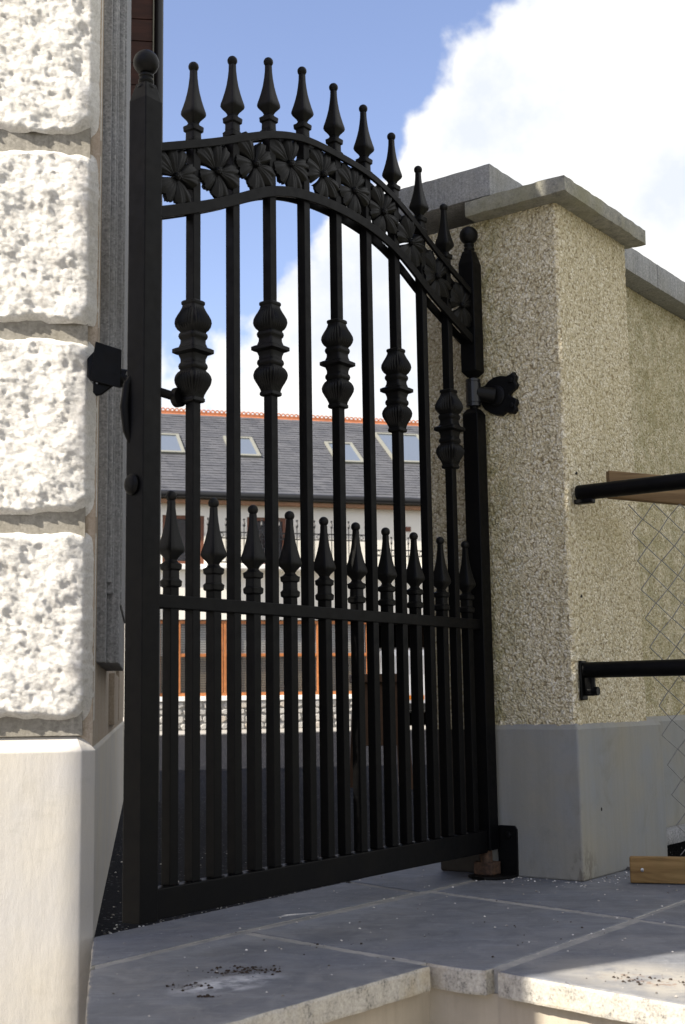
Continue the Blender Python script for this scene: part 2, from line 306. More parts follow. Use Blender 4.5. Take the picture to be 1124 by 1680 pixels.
# ------------------------------------------------------------------ helpers
class MB:
    def __init__(s): s.v = []; s.f = []; s.mi = []
    def add(s, vs, fs, mi=0):
        o = len(s.v); s.v += [tuple(p) for p in vs]; s.f += [tuple(i+o for i in q) for q in fs]; s.mi += [mi]*len(fs)
    def box(s, a, b, mi=0):
        x0, y0, z0 = a; x1, y1, z1 = b
        s.add([(x0,y0,z0),(x1,y0,z0),(x1,y1,z0),(x0,y1,z0),(x0,y0,z1),(x1,y0,z1),(x1,y1,z1),(x0,y1,z1)],
              [(3,2,1,0),(4,5,6,7),(0,1,5,4),(1,2,6,5),(2,3,7,6),(3,0,4,7)], mi)
    def obox(s, c, ex, ey, ez, hx, hy, hz):
        c, ex, ey, ez = Vector(c), Vector(ex).normalized(), Vector(ey).normalized(), Vector(ez).normalized()
        vs = [c+ex*hx*i+ey*hy*j+ez*hz*k for k in (-1, 1) for j, i in ((-1,-1),(-1,1),(1,1),(1,-1))]
        s.add(vs, [(3,2,1,0),(4,5,6,7),(0,1,5,4),(1,2,6,5),(2,3,7,6),(3,0,4,7)])
    def prism(s, poly, z0, z1, mi=0, mis=None):
        n = len(poly)
        ar = sum(poly[i][0]*poly[(i+1)%n][1]-poly[(i+1)%n][0]*poly[i][1] for i in range(n))
        if ar < 0: poly = poly[::-1]
        vs = [(x, y, z0) for x, y in poly]+[(x, y, z1) for x, y in poly]
        s.add(vs, [tuple(range(n, 2*n))], mi); s.add(vs, [tuple(range(n-1, -1, -1))]+[(i, (i+1)%n, n+(i+1)%n, n+i) for i in range(n)], mi if mis is None else mis)
    def tube(s, pts, r, seg=8, caps=True):
        pts = [Vector(p) for p in pts]; rings = []; prev = None
        for i, p in enumerate(pts):
            t = (pts[min(i+1, len(pts)-1)]-pts[max(i-1, 0)]).normalized()
            if prev is None:
                a = t.orthogonal().normalized()
            else:
                a = (prev-t*prev.dot(t)).normalized()
            prev = a; b = t.cross(a); rr = r[i] if isinstance(r, (list, tuple)) else r
            rings.append([p+(a*math.cos(2*math.pi*k/seg)+b*math.sin(2*math.pi*k/seg))*rr for k in range(seg)])
        s.loft(rings, caps)
    def loft(s, rings, caps=True, closed=True):
        n = len(rings[0]); vs = [p for r in rings for p in r]; fs = []
        for i in range(len(rings)-1):
            for k in range(n if closed else n-1):
                fs.append((i*n+k, i*n+(k+1)%n, (i+1)*n+(k+1)%n, (i+1)*n+k))
        if caps: fs.append(tuple(range(n-1, -1, -1))); fs.append(tuple((len(rings)-1)*n+k for k in range(n)))
        s.add(vs, fs)
    def sphere(s, c, r, seg=16, rin=10, sz=1.):
        rings = []
        for i in range(rin+1):
            a = -math.pi/2+math.pi*i/rin; a = max(-1.56, min(1.56, a))
            rings.append([(c[0]+r*math.cos(a)*math.cos(2*math.pi*k/seg), c[1]+r*math.cos(a)*math.sin(2*math.pi*k/seg), c[2]+r*sz*math.sin(a)) for k in range(seg)])
        s.loft(rings)
    def mesh(s, name, mats, smooth=False, recalc=True):
        me = bpy.data.meshes.new(name); me.from_pydata(s.v, [], s.f)
        for k in (mats if isinstance(mats, (list, tuple)) else [mats]): me.materials.append(k.m)
        if any(s.mi): me.polygons.foreach_set('material_index', s.mi)
        if recalc:
            bm = bmesh.new(); bm.from_mesh(me); bmesh.ops.recalc_face_normals(bm, faces=bm.faces); bm.to_mesh(me); bm.free()
        if smooth is not False:
            me.polygons.foreach_set('use_smooth', [True]*len(me.polygons))
            if smooth is not True: me.set_sharp_from_angle(angle=R(smooth))
        me.update(); return me
def obj(name, me, parent=None, loc=None, rotz=None, bevel=0, kind=None, label=None):
    o = bpy.data.objects.new(name, me); C.objects.link(o)
    if parent: o.parent = parent
    if loc is not None: o.location = loc
    if rotz is not None: o.rotation_euler.z = rotz
    if bevel:
        b = o.modifiers.new('bevel', 'BEVEL'); b.width = bevel; b.segments = 2; b.limit_method = 'ANGLE'; b.angle_limit = R(40)
    if kind: o['kind'] = kind
    if label: o['label'] = label
    return o
def tag(o, label, cat, group=None):
    o['label'] = label; o['category'] = cat
    if group: o['group'] = group
    return o
def thing(name, loc, label, cat, rotz=0, group=None):
    o = bpy.data.objects.new(name, None); o.empty_display_size = .1; C.objects.link(o)
    o.location = loc; o.rotation_euler.z = rotz
    return tag(o, label, cat, group)
def boxo(name, mat, a, b, parent=None, bevel=0, **k):
    mb = MB(); mb.box(a, b); return obj(name, mb.mesh(name, mat), parent, bevel=bevel, **k)
def fnoise(p, sc, oct=4, seed=0.):
    return noise.fractal(Vector((p[0]*sc+seed, p[1]*sc+seed*1.7, p[2]*sc-seed)), .9, 2.1, oct)

# gate frame: x = along gate (left to right), -y = toward the camera (m = -y)
GA = Vector((-.49398, 3.26906, 0)); GAZ = R(36.2987)
GROT = math.pi/2-GAZ                # local +x -> (sin az, cos az)
def gw(g, m, z=0):                  # gate coordinates -> world
    return Vector((GA.x+math.sin(GAZ)*g+math.cos(GAZ)*m, GA.y+math.cos(GAZ)*g-math.sin(GAZ)*m, z))
# house-by-the-gate frame
BAZ = R(-8.73); BO = Vector((-.677, 3.533, 0))
es = Vector((math.sin(BAZ), math.cos(BAZ), 0)); ef = Vector((-es.y, es.x, 0))

# ------------------------------------------------------------------ ground
def sheet(name, poly, z0, z1, mat, kind='structure'):
    mb = MB(); mb.prism(poly, z0, z1); return obj(name, mb.mesh(name, mat), kind=kind)
mb = MB(); mb.add([(-900, -900, -.62), (900, -900, -.62), (900, 900, -.62), (-900, 900, -.62)], [(0, 1, 2, 3)])
obj('ground', mb.mesh('ground', M['earth'], recalc=False), kind='structure')
sheet('yard', [(-.69, 3.56), (-.684, 3.563), (-.013, 4.60), (.40, 5.16), (2.5, 7.0), (16, 17), (16, 60), (-30, 60), (-30, 8), (-2.0, 8)], -.6, -.012, M['asphalt'])
sheet('lower_pavement', [(-12, -6), (6, -6), (6, 3.2), (-.3, 3.4), (-.3, 3.2), (-12, 3.2)], -.612, -.55, M['worn'])

# paving: mortar bed + riser wall + slabs
def inset(poly, d):
    n = len(poly); ar = sum(poly[i][0]*poly[(i+1)%n][1]-poly[(i+1)%n][0]*poly[i][1] for i in range(n))
    if ar < 0: poly = poly[::-1]
    P = [Vector(p) for p in poly]; out = []
    dd = d if isinstance(d, list) else [d]*n
    if ar < 0 and isinstance(d, list): dd = [d[(n-2-i) % n] for i in range(n)]
    for i in range(n):
        a, b, c = P[i-1], P[i], P[(i+1) % n]
        e1 = (b-a).normalized(); e2 = (c-b).normalized()
        n1 = Vector((-e1.y, e1.x)); n2 = Vector((-e2.y, e2.x))
        p1 = a+n1*dd[i-1]; p2 = b+n2*dd[i]
        cr_ = e1.x*e2.y-e1.y*e2.x
        if abs(cr_) < 1e-4: out.append(tuple(b+n2*dd[i])); continue
        t = ((p2.x-p1.x)*e2.y-(p2.y-p1.y)*e2.x)/cr_
        q = p1+e1*t; out.append((q.x, q.y))
    return out
LA = (-.606, 3.152); a1 = (-.286, 3.599); aE = (.225, 4.265); D1 = (.262, 4.29); aR = (.62, 4.80)
BL = (-.678, 3.56); BE = (-.005, 4.545); BR = (.40, 5.14); N0 = (-.463, 2.33); N1 = (.196, 3.128); N2 = (.324, 3.057)
Cd = (.793, 3.70); CR = (1.25, 4.34); N3 = (1.22, 2.12); DR = (1.50, 2.90); FR = (2.1, 3.7); PR = (1.1, 5.0)
bedpoly = [(-.46, 2.39), (.187, 3.168), (.338, 3.085), (1.24, 2.16), (1.56, 2.92), FR, (1.9, 4.6), PR, (.43, 5.12), (-.003, 4.52), (-.67, 3.545)]
mb = MB(); mb.prism(bedpoly, -.6, -.058)
pav = obj('paving', mb.mesh('paving_base', M['riser']), kind='structure')
mb = MB(); mb.prism(inset(bedpoly, .004)[:], -.0575, -.0035)
obj('mortar_bed', mb.mesh('mortar_bed', M['mortar']), pav)
J = .0155
slabs = [([LA, a1, aE, BE, BL], [J, J, J, .0, .0]), ([aE, D1, aR, PR, BR, BE], [J, J, .0, .0, .0, J]),
         ([LA, N0, N1, a1], [.0, .0, J, J]), ([a1, N1, N2, Cd, D1], [J, .0, J, J, J]),
         ([D1, Cd, CR, (1.2, 4.95), aR], [J, J, .0, .0, J]), ([N2, N3, DR, Cd], [.0, .0, J, J]), ([Cd, DR, FR, CR], [J, .0, .0, .0])]
def slab_mesh(poly, seed):
    # dressed slab: jittered outline, chamfered arris, slightly uneven top
    n = len(poly); pts = []
    ar = sum(poly[i][0]*poly[(i+1)%n][1]-poly[(i+1)%n][0]*poly[i][1] for i in range(n))
    if ar < 0: poly = poly[::-1]
    for i in range(n):
        a, b = Vector(poly[i]), Vector(poly[(i+1) % n]); L = (b-a).length; k = max(1, int(L/.012)); e = (b-a).normalized(); nn = Vector((-e.y, e.x))
        for j in range(k):
            q = a+(b-a)*j/k
            if j: q = q+nn*(.0035*fnoise((q.x, q.y, 0), 30, 4, seed))
            pts.append((q.x, q.y))
    cen = Vector((sum(p[0] for p in pts)/len(pts), sum(p[1] for p in pts)/len(pts)))
    def ring(d, z): 
        o = []
        for i, (x, y) in enumerate(pts):
            a = Vector(pts[i-1]); c = Vector(pts[(i+1) % len(pts)]); e = (c-a).normalized(); q = Vector((x, y))+Vector((-e.y, e.x))*d
            o.append((q.x, q.y, z+.0006*fnoise((q.x, q.y, 0), 18, 2, seed)))
        return o
    m_ = MB(); nn_ = len(pts)
    rs = [ring(.001, -.056), ring(-.0006, -.05), ring(0, -.03), ring(.0, -.008), ring(.0025, -.002), ring(.007, 0)]
    vs = [p for r in rs for p in r]; fs = []; mi = []
    for i in range(5):
        for k in range(nn_):
            m_.add([], [])
            fs.append((i*nn_+k, i*nn_+(k+1) % nn_, (i+1)*nn_+(k+1) % nn_, (i+1)*nn_+k)); mi.append(1 if i < 4 else 0)
    fs.append(tuple(5*nn_+k for k in range(nn_))); mi.append(0); fs.append(tuple(range(nn_-1, -1, -1))); mi.append(1)
    m_.v = vs; m_.f = fs; m_.mi = mi
    return m_.mesh('slab', [M['slab'], M['slab_edge']])
for i, (pl, d) in enumerate(slabs):
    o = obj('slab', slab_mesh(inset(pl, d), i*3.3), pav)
    o.location.z = random.uniform(-.001, .0012)
sheet('gravel_strip', [(.97, 4.75), (1.12, 4.50), (2.2, 4.30), (4, 6), (3.2, 6.2), (1.3, 4.9)], -.1, .012, M['gravel'])

# ------------------------------------------------------------------ the rendered pillar right of the gate
def dash_box(name, g0, g1, m0, m1, z0, z1, parent, mat, step=.0065, amp=.0038, faces='fl', seed=1.):
    """box in gate coordinates with finely displaced front (m1) and left (g0) faces, rounded arris"""
    o = MB(); rr = .010
    # path of the plan outline: from (g0,m0) to (g0,m1) to (g1,m1) to (g1,m0)
    path = []
    def seg(a, b):
        L = math.dist(a, b); k = max(1, int(L/step))
        return [(a[0]+(b[0]-a[0])*j/k, a[1]+(b[1]-a[1])*j/k) for j in range(k)]
    nrm = []
    for (a, b, nv) in (((g0, m0), (g0, m1-rr), (-1, 0)), ((g0+rr, m1), (g1-rr, m1), (0, 1)), ((g1, m1-rr), (g1, m0), (1, 0))):
        s_ = seg(a, b)+[b]; path += s_; nrm += [nv]*len(s_)
    nz_ = max(2, int((z1-z0)/step)); vs = []; fs = []
    for j in range(nz_+1):
        z = z0+(z1-z0)*j/nz_
        for (p, nv) in zip(path, nrm):
            d = amp*.6*fnoise((p[0], p[1], z), 38, 2, seed)+amp*.9*fnoise((p[0], p[1], z), 3., 2, seed)+.0045*(.45-noise.voronoi(Vector((p[0], p[1], z))*78)[0][0])
            w = gw(p[0]+nv[0]*d, p[1]+nv[1]*d, z); vs.append(w)
    n = len(path)
    for j in range(nz_):
        for k in range(n-1): fs.append((j*n+k, j*n+k+1, (j+1)*n+k+1, (j+1)*n+k))
    o.add(vs, fs)
    b = len(o.v); o.add([vs[0], vs[n-1], vs[nz_*n+n-1], vs[nz_*n]], [(0, 1, 2, 3)])
    o.add([vs[nz_*n+k] for k in range(n)], [tuple(range(n))])
    me = o.mesh(name, mat, smooth=50)
    return obj(name, me, parent)
pil = thing('rendered_pillar', gw(2.0, .1), 'tall cream pebble-dashed pillar that the gate hangs from, under overhanging stone copings', 'pillar')
def keep(o, par):   # parent while keeping world placement (parents carry only a translation)
    o.parent = par; o.location = Vector(o.location)-par.location; return o
keep(dash_box('shaft', 1.713, 2.31, -.235, .325, .50, 2.372, None, M['dash']), pil)
def gbox(name, mat, g0, g1, m0, m1, z0, z1, par=None, bevel=.004, rough=0, seed=0, top_in=0):
    mb = MB(); 
    if not rough:
        mb.prism([tuple(gw(g, m)[:2]) for g, m in ((g0, m0), (g1, m0), (g1, m1), (g0, m1))], z0, z1)
        o = obj(name, mb.mesh(name, mat), bevel=bevel)
    else:
        bm = bmesh.new(); nx, ny, nz_ = [max(1, int(v/.02)) for v in (g1-g0, m1-m0, z1-z0)]
        bmesh.ops.create_cube(bm, size=1)
        me = bpy.data.meshes.new(name)
        # subdivided shell
        idx = {}; vs = []; fs = []
        def vid(i, j, k):
            if (i, j, k) not in idx:
                idx[(i, j, k)] = len(vs); g = g0+(g1-g0)*i/nx; m_ = m0+(m1-m0)*j/ny; z = z0+(z1-z0)*k/nz_
                d = Vector((noise.noise(Vector((g, m_, z))*24+Vector((seed, 0, 0))), noise.noise(Vector((g, m_, z))*24+Vector((0, seed+9, 0))), noise.noise(Vector((g, m_, z))*24+Vector((0, 5, seed)))))*rough
                edge = sum((i in (0, nx), j in (0, ny), k in (0, nz_))) >= 2
                cg, cm, cz = (g0+g1)/2, (m0+m1)/2, (z0+z1)/2
                if edge: d += Vector(((cg-g)/abs(g1-g0)*2*.0035, (cm-m_)/abs(m1-m0)*2*.0035, (cz-z)/abs(z1-z0)*2*.0035))+Vector((0, 0, rough*.6*noise.noise(Vector((g, m_, z))*60)))
                vs.append(gw(g+d.x, m_+d.y, z+d.z))
            return idx[(i, j, k)]
        for k in (0, nz_):
            for i in range(nx):
                for j in range(ny): fs.append((vid(i, j, k), vid(i+1, j, k), vid(i+1, j+1, k), vid(i, j+1, k)))
        for i in (0, nx):
            for j in range(ny):
                for k in range(nz_): fs.append((vid(i, j, k), vid(i, j+1, k), vid(i, j+1, k+1), vid(i, j, k+1)))
        for j in (0, ny):
            for i in range(nx):
                for k in range(nz_): fs.append((vid(i, j, k), vid(i+1, j, k), vid(i+1, j, k+1), vid(i, j, k+1)))
        bm.free(); mb.add(vs, fs); o = obj(name, mb.mesh(name, mat, smooth=38))
    if par: keep(o, par)
    return o
# plinth with sloping top edge
def gplinth(name, g0, g1, m0, m1, z1, slope, inw, par, mat):
    mb = MB(); rings = []
    for z, i in ((0, 0), (.25, -.001), (z1-slope, 0), (z1, inw)):
        rings.append([gw(g0+i, m0, z), gw(g1-i*2, m0, z), gw(g1-i*2, m1-i, z), gw(g0+i, m1-i, z)])
    mb.loft(rings); o = obj(name, mb.mesh(name, mat), bevel=.006)
    return keep(o, par)
gplinth('plinth', 1.7045, 2.42, -.05, .334, .522, .022, .012, pil, M['plinth'])
M['dark_base'] = plain('dark_base_render', (.075, .066, .054), .9, .2, .4, 9, .003)  # darker render for the rear base behind the gate
gbox('base', M['dark_base'], 1.716, 2.4, -.235, -.051, 0, .50, pil, .006)
gbox('coping_slab', M['coping'], 1.638, 2.352, -.012, .402, 2.372, 2.436, pil, rough=.0035, seed=3)
gbox('cap_stone', M['cap_granite'], 1.655, 2.36, -.33, .093, 2.440, 2.566, pil, rough=.0018, seed=8)
# boundary wall to the right
bw = thing('boundary_wall', gw(3.2, 0), 'pebble-dashed garden wall with thick granite coping running off right behind the pillar', 'wall')
keep(dash_box('wall_face', 2.33, 4.6, -.18, .07, .50, 2.41, None, M['dash'], step=.011, seed=6.), bw)
gplinth('plinth', 2.426, 4.6, -.2, .092, .522, .022, .012, bw, M['plinth'])
gbox('coping_slab', M['cap_granite'], 2.335, 3.02, -.28, .17, 2.412, 2.530, bw, rough=.0018, seed=18)
gbox('coping_slab', M['cap_granite'], 3.026, 4.6, -.28, .168, 2.414, 2.532, bw, rough=.0018, seed=28)
gbox('footing_kerb', M['grey_granite'], 2.43, 4.6, .096, .17, 0, .06, bw, rough=.003, seed=2)

# ------------------------------------------------------------------ granite house on the left
gh = thing('granite_house', BO, 'rusticated granite house corner left of the gate, sunlit rock-faced blocks above a smooth off-white plinth', 'house')
def bw_(s, f, z): return es*s+ef*f+Vector((0, 0, z))      # local to BO
def bbox(name, mat, s0, s1, f0, f1, z0, z1, bevel=.003, par=gh):
    mb = MB(); mb.prism([tuple(bw_(s, f, 0)[:2]) for s, f in ((s0, f0), (s1, f0), (s1, f1), (s0, f1))], z0, z1)
    return obj(name, mb.mesh(name, mat), par, bevel=bevel)
HH = 7.0
bbox('wall', M['sandy'], .036, 5.2, .004, 12, .48, HH, .004)
# plinth with bevelled top and chamfered arris
mb = MB(); rings = []
for z, i in ((-.61, 0), (.486, 0), (.526, .036)):
    rings.append([bw_(-.004+i, 12, z), bw_(-.004+i, .031+i*.5, z), bw_(.027+i*.5, -.004+i, z), bw_(5.2, -.004+i, z), bw_(5.2, 12, z)])
mb.loft(rings); obj('plinth', mb.mesh('plinth', M['white_plinth']), gh, bevel=.003)
# rock-faced blocks
def rock_block(f0, f1, z0, z1, seed, step, corner):
    nx = int((f1-f0)/step); nz_ = int((z1-z0)/step); vs = []; fs = []
    rec = .036
    for j in range(nz_+1):
        z = z0+(z1-z0)*j/nz_
        for i in range(nx+1):
            f_ = f0+(f1-f0)*i/nx
            dl = f_-f0; dr = f1-f_; db = z-z0; dt = z1-z
            if corner: dl += .002
            e = min(dr, db, dt); ee = min(dl, e)
            wv = .012*fnoise((f_, z, 0), 9, 3, seed)
            w = max(0., min(1., (e+wv*1.1)/.018))**.5
            if dl < .007: w *= .80+.20*dl/.007
            # corners of the block are cut back
            cut = min(dl, dr)+min(db, dt)
            w *= max(0., min(1., (cut+wv)/.060))
            pa = f_*.77+z*.64; pb = -f_*.64+z*.77
            wx = .012*fnoise((f_, z, 1), 11, 2, seed+9)
            n1_ = fnoise(((pa+wx)*.62, pb, 0), 12, 4, seed)
            n2_ = abs(fnoise(((pa-wx)*.55, pb*1.15, 3), 21, 4, seed+5))
            n3_ = fnoise((f_, z, 7), 95, 3, seed)
            cell = noise.voronoi(Vector(((pa+wx)*13, pb*24, seed)))[0]; fac = min(.6, cell[1]-cell[0])
            d = rec*(1-w) - w*(.003+.0120*n1_+.0040*fac-.0085*n2_+.0020*n3_)
            vs.append(bw_(d, f_+(.0 if w > .2 else 0), z))
    n = nx+1
    for j in range(nz_):
        for i in range(nx): fs.append((j*n+i, j*n+i+1, (j+1)*n+i+1, (j+1)*n+i))
    mb = MB(); mb.add(vs, fs)
    # return face along the side of the corner stone
    sv = []; sf = []; ns = 7 if corner else 1
    if corner:
        for j in range(nz_+1):
            z = z0+(z1-z0)*j/nz_; p0 = vs[j*n]
            for k in range(ns+1):
                t = k/ns; q = p0.lerp(bw_(.045+.0, .0015, z), t)
                q += Vector((1, 0, 0))*(.0016*fnoise((t*.1, z, 2), 40, 3, seed))*(1 if 0 < k < ns else 0)
                sv.append(q)
        for j in range(nz_):
            for k in range(ns): sf.append((j*(ns+1)+k, (j+1)*(ns+1)+k, (j+1)*(ns+1)+k+1, j*(ns+1)+k+1))
        mb.add(sv, sf)
    bk = [bw_(.045, f0, z0), bw_(.045, f1, z0), bw_(.045, f1, z1), bw_(.045, f0, z1)]
    mb.add(bk, [(0, 1, 2, 3)])
    return mb.mesh('block', M['rock'], smooth=60)
zs = [(.566, 1.080), (1.127, 1.627), (1.670, 2.183), (2.232, 2.736), (2.782, 3.290), (3.338, 3.84), (3.888, 4.39), (4.44, 4.94)]
for r_, (z0, z1) in enumerate(zs):
    fine = r_ < 4
    L = .62 if r_ % 2 else .86
    obj('block', rock_block(.030, L, z0, z1, 3.1+r_*7.7, .0045 if fine else .03, True), gh)
    x = L+.045
    while x < 4.2:
        w_ = .78
        obj('block', rock_block(x, x+w_, z0, z1, x*3+r_, .04, False), gh); x += w_+.045
bbox('joint_course', M['recess'], .020, .0355, .032, 4.4, .527, 4.95, 0)
bbox('eaves_cornice', M['cap_granite'], -.10, 5.3, -.10, 12, HH, HH+.22, .01)
bbox('roof', M['slate'], .05, 5.1, .05, 12, HH+.22, HH+.9, .01)
# moulded granite surround on the side face, stepping out
sur = bbox('surround', M['grey_granite'], .20, 1.25, -.022, .006, .728, 6.2)
for k, (s0, f0, zb) in enumerate(((.235, -.036, .96), (.262, -.0415, .93), (.30, -.058, .728), (.345, -.064, .90))):
    mb = MB(); mb.prism([tuple(bw_(s, f, 0)[:2]) for s, f in ((s0, f0), (1.25-k*.004, f0), (1.25-k*.004, -.02), (s0, -.02))], zb, 6.2-k*.05)
    obj('moulding', mb.mesh('moulding', M['grey_granite']), sur, bevel=.004)
bbox('jamb_stone', M['sandy'], 1.6, 2.4, -.018, .006, .527, .728)
bbox('jamb_stone', M['sandy'], 2.9, 4.4, -.012, .006, .527, 2.2)
bay = bbox('timber_bay', M['timber_red'], 4.30, 5.1, -.163, .006, 3.0, 6.9, .003)
for k in range(26):
    zb = 3.01+k*.15
    mb = MB(); mb.prism([tuple(bw_(s, f, 0)[:2]) for s, f in ((4.288, -.157), (4.3, -.157), (4.3, .004), (4.288, .004))], zb, zb+.143)
    obj('board', mb.mesh('board', M['timber_red']), bay, bevel=.002)
mb = MB(); mb.prism([tuple(bw_(s, f, 0)[:2]) for s, f in ((4.27, -.166), (4.3, -.166), (4.3, -.158), (4.27, -.158))], 3.0, 6.9)
obj('corner_strip', mb.mesh('corner_strip', M['frame_grey']), bay)
mb = MB(); mb.tube([BO*0+bw_(4.75, -.197, -.0), bw_(4.75, -.197, 7.0)], .034, 14); obj('downpipe', mb.mesh('downpipe', M['gutter'], smooth=40), gh)

# unseen stone-faced blocker added left of the frame to throw shade over the steps
pr = thing('shade_blocker', (-2.885, 1.586, -.55), 'tall square granite-faced shade blocker added beyond the left edge of the picture', 'shade blocker', R(31.5))
for k in range(15):
    boxo('block', M['grey_granite'], (-.25+.01*(k % 2), -.520, k*.5), (.25, .522, k*.5+.497), pr, .012)
boxo('cap_stone', M['cap_granite'], (-.26, -.515, 7.498), (.26, .515, 7.6), pr, .02)  # top slab of the added shade blocker

# ------------------------------------------------------------------ the gate
gate = thing('iron_gate', GA, 'tall black iron gate with arched top, spear finials and a band of cast flowers', 'gate', GROT)
# local coords: x = g, y = -m, z
def sq_loft(mb, prof, cx=0, cy=0, seg=4, rot=math.pi/4, k=1.):
    rings = []
    for z, r in prof:
        rr = r*math.sqrt(2) if seg == 4 else r
        rings.append([(cx+rr*k*math.cos(rot+2*math.pi*i/seg), cy+rr*k*math.sin(rot+2*math.pi*i/seg), z) for i in range(seg)])
    mb.loft(rings)
def rsq(a, r, p):  # rounded square radius at angle a
    c, s_ = abs(math.cos(a)), abs(math.sin(a)); return r/((c**p+s_**p)**(1/p))
def shape_loft(mb, prof, seg=40, p=5, flutes=0):
    rings = []
    for row in prof:
        z, r = row[0], row[1]; fl = row[2] if len(row) > 2 else 0; pp = row[3] if len(row) > 3 else p
        ring = []
        for i in range(seg):
            a = 2*math.pi*i/seg; q = rsq(a, r, pp)*(1-fl*(.5-.5*math.cos(a*flutes)))
            ring.append((q*math.cos(a), q*math.sin(a), z))
        rings.append(ring)
    mb.loft(rings)
# spear finial (origin: ball centre)
mb = MB(); mb.sphere((0, 0, 0), .0148, 16, 10)
shape_loft(mb, [(-.244, .0142), (-.240, .0142), (-.235, .0215), (-.222, .0225), (-.216, .0170), (-.195, .0165), (-.191, .0215), (-.178, .0225), (-.173, .0150), (-.167, .0118),
    (-.160, .0150), (-.147, .0255), (-.141, .0276), (-.133, .0266), (-.118, .0225), (-.098, .0178), (-.076, .0136), (-.052, .0106), (-.030, .0088), (-.012, .0084)], 32, 7)
spear_me = mb.mesh('spear_finial', M['iron'], smooth=32)
# baluster knuckle (origin centre)
hb = [(.0, .0415, 0, 18), (.005, .0415, 0, 18), (.008, .0365, 0, 16), (.011, .0295, 0, 12), (.022, .0265, 0, 8), (.031, .0262, 0, 8), (.036, .0298, 0, 7), (.042, .0318, 0, 6), (.048, .0305, 0, 6), (.052, .0275, 0, 6), (.055, .029, 0, 6)]
bulb = [(.060, .0345, .02, 5.5), (.069, .0395, .07, 5.5), (.078, .0415, .10, 5.5), (.088, .0402, .11, 5.5), (.099, .0355, .11, 5.5), (.110, .0295, .09, 6), (.120, .0250, .05, 7), (.126, .0225, 0, 9)]
top = [(.128, .0220, 0, 10), (.131, .0240, 0, 14), (.138, .0240, 0, 14), (.141, .0215, 0, 12), (.142, .0150, 0, 12)]
prof = [(z, *r) for z, *r in hb+bulb+top]
full = [(-z, *r) for z, *r in reversed(prof[1:])]+prof
mb = MB(); shape_loft(mb, full, 112, 6, 28)
bal_me = mb.mesh('collar', M['iron'], smooth=38)
# ball finial for posts (origin: ball centre)
mb = MB(); mb.sphere((0, 0, 0), .0345, 28, 18)
rings = []
for z, r in ((-.075, .024), (-.070, .024), (-.066, .019), (-.060, .0175), (-.056, .0205), (-.051, .0205), (-.047, .0165), (-.043, .0165), (-.040, .0195), (-.035, .0195), (-.031, .014), (-.02, .014)):
    rings.append([(r*math.cos(2*math.pi*i/24), r*math.sin(2*math.pi*i/24), z) for i in range(24)])
mb.loft(rings); ball_me = mb.mesh('ball_finial', M['iron'], smooth=40)
# posts
def post_mesh(z0, z1, top=.035, bot=0):
    mb = MB(); h = .0308
    pf = ([(z0, .016), (z0+bot, h)] if bot else [(z0, h)])+([(z1-top, h), (z1, .019)] if top else [(z1, h)])
    sq_loft(mb, pf); return mb.mesh('post', M['black'])
pL = obj('post', post_mesh(.085, 2.240, .05), gate, (-.0205, 0, 0), bevel=.0025); obj('ball_finial', ball_me, pL, (0, 0, 2.302))
pR1 = obj('post', post_mesh(1.764, 2.240, .05, .020), gate, (1.648, 0, 0), bevel=.0025); obj('ball_finial', ball_me, pR1, (0, 0, 2.302))
pR2 = obj('post', post_mesh(.093, 1.646, .020), gate, (1.648, 0, 0), bevel=.0025)
mb = MB(); mb.tube([(1.648, 0, 1.62), (1.648, 0, 1.81)], .0145, 20); obj('pivot_rod', mb.mesh('pivot_rod', M['black'], smooth=40), gate)
# arch curves
def cr_interp(P):
    xs = np.array([p[0] for p in P]); ys = np.array([p[1] for p in P]); n = len(P)
    h = np.diff(xs); A_ = np.zeros((n, n)); r_ = np.zeros(n); A_[0, 0] = A_[-1, -1] = 1
    for i in range(1, n-1):
        A_[i, i-1] = h[i-1]; A_[i, i] = 2*(h[i-1]+h[i]); A_[i, i+1] = h[i]; r_[i] = 6*((ys[i+1]-ys[i])/h[i]-(ys[i]-ys[i-1])/h[i-1])
    k = np.linalg.solve(A_, r_)
    def f_(x):
        i = min(n-2, max(0, int(np.searchsorted(xs, x))-1)); a, b = xs[i], xs[i+1]; hh = h[i]
        return float((k[i]*(b-x)**3+k[i+1]*(x-a)**3)/(6*hh)+(ys[i]/hh-k[i]*hh/6)*(b-x)+(ys[i+1]/hh-k[i+1]*hh/6)*(x-a))
    return f_
cx0 = .8135
upF = cr_interp([(cx0-.815, 2.078), (cx0-.66, 2.142), (cx0-.58, 2.176), (cx0-.43, 2.245), (cx0-.2, 2.322), (cx0, 2.334), (cx0+.2, 2.322), (cx0+.43, 2.247), (cx0+.58, 2.176), (cx0+.66, 2.142), (cx0+.815, 2.082)])
loF = cr_interp([(cx0-.815, 1.902), (cx0-.66, 1.964), (cx0-.5, 2.036), (cx0-.37, 2.099), (cx0-.18, 2.150), (cx0, 2.162), (cx0+.18, 2.150), (cx0+.37, 2.099), (cx0+.5, 2.036), (cx0+.66, 1.968), (cx0+.815, 1.908)])
def arch_mesh(F, h, y0, y1):
    N = 90; rings = []
    for i in range(N+1):
        x = .0085+(1.6195-.0085)*i/N; z = F(x); s_ = (F(min(x+.01, 1.62))-F(max(x-.01, .006)))/.02; nrm_ = Vector((-s_, 0, 1)).normalized()
        a = Vector((x, 0, z)); b = a-nrm_*h
        rings.append([(a.x, y0, a.z), (a.x, y1, a.z), (b.x, y1, b.z), (b.x, y0, b.z)])
    mb = MB(); mb.loft(rings); return mb.mesh('arch_rail', M['black'], smooth=30)
for F, h in ((upF, .0225), (loF, .031)):
    obj('arch_rail', arch_mesh(F, h, -.0248, -.0149), gate, bevel=.0015)
    obj('arch_rail', arch_mesh(F, h, .0149, .0248), gate, bevel=.0015)
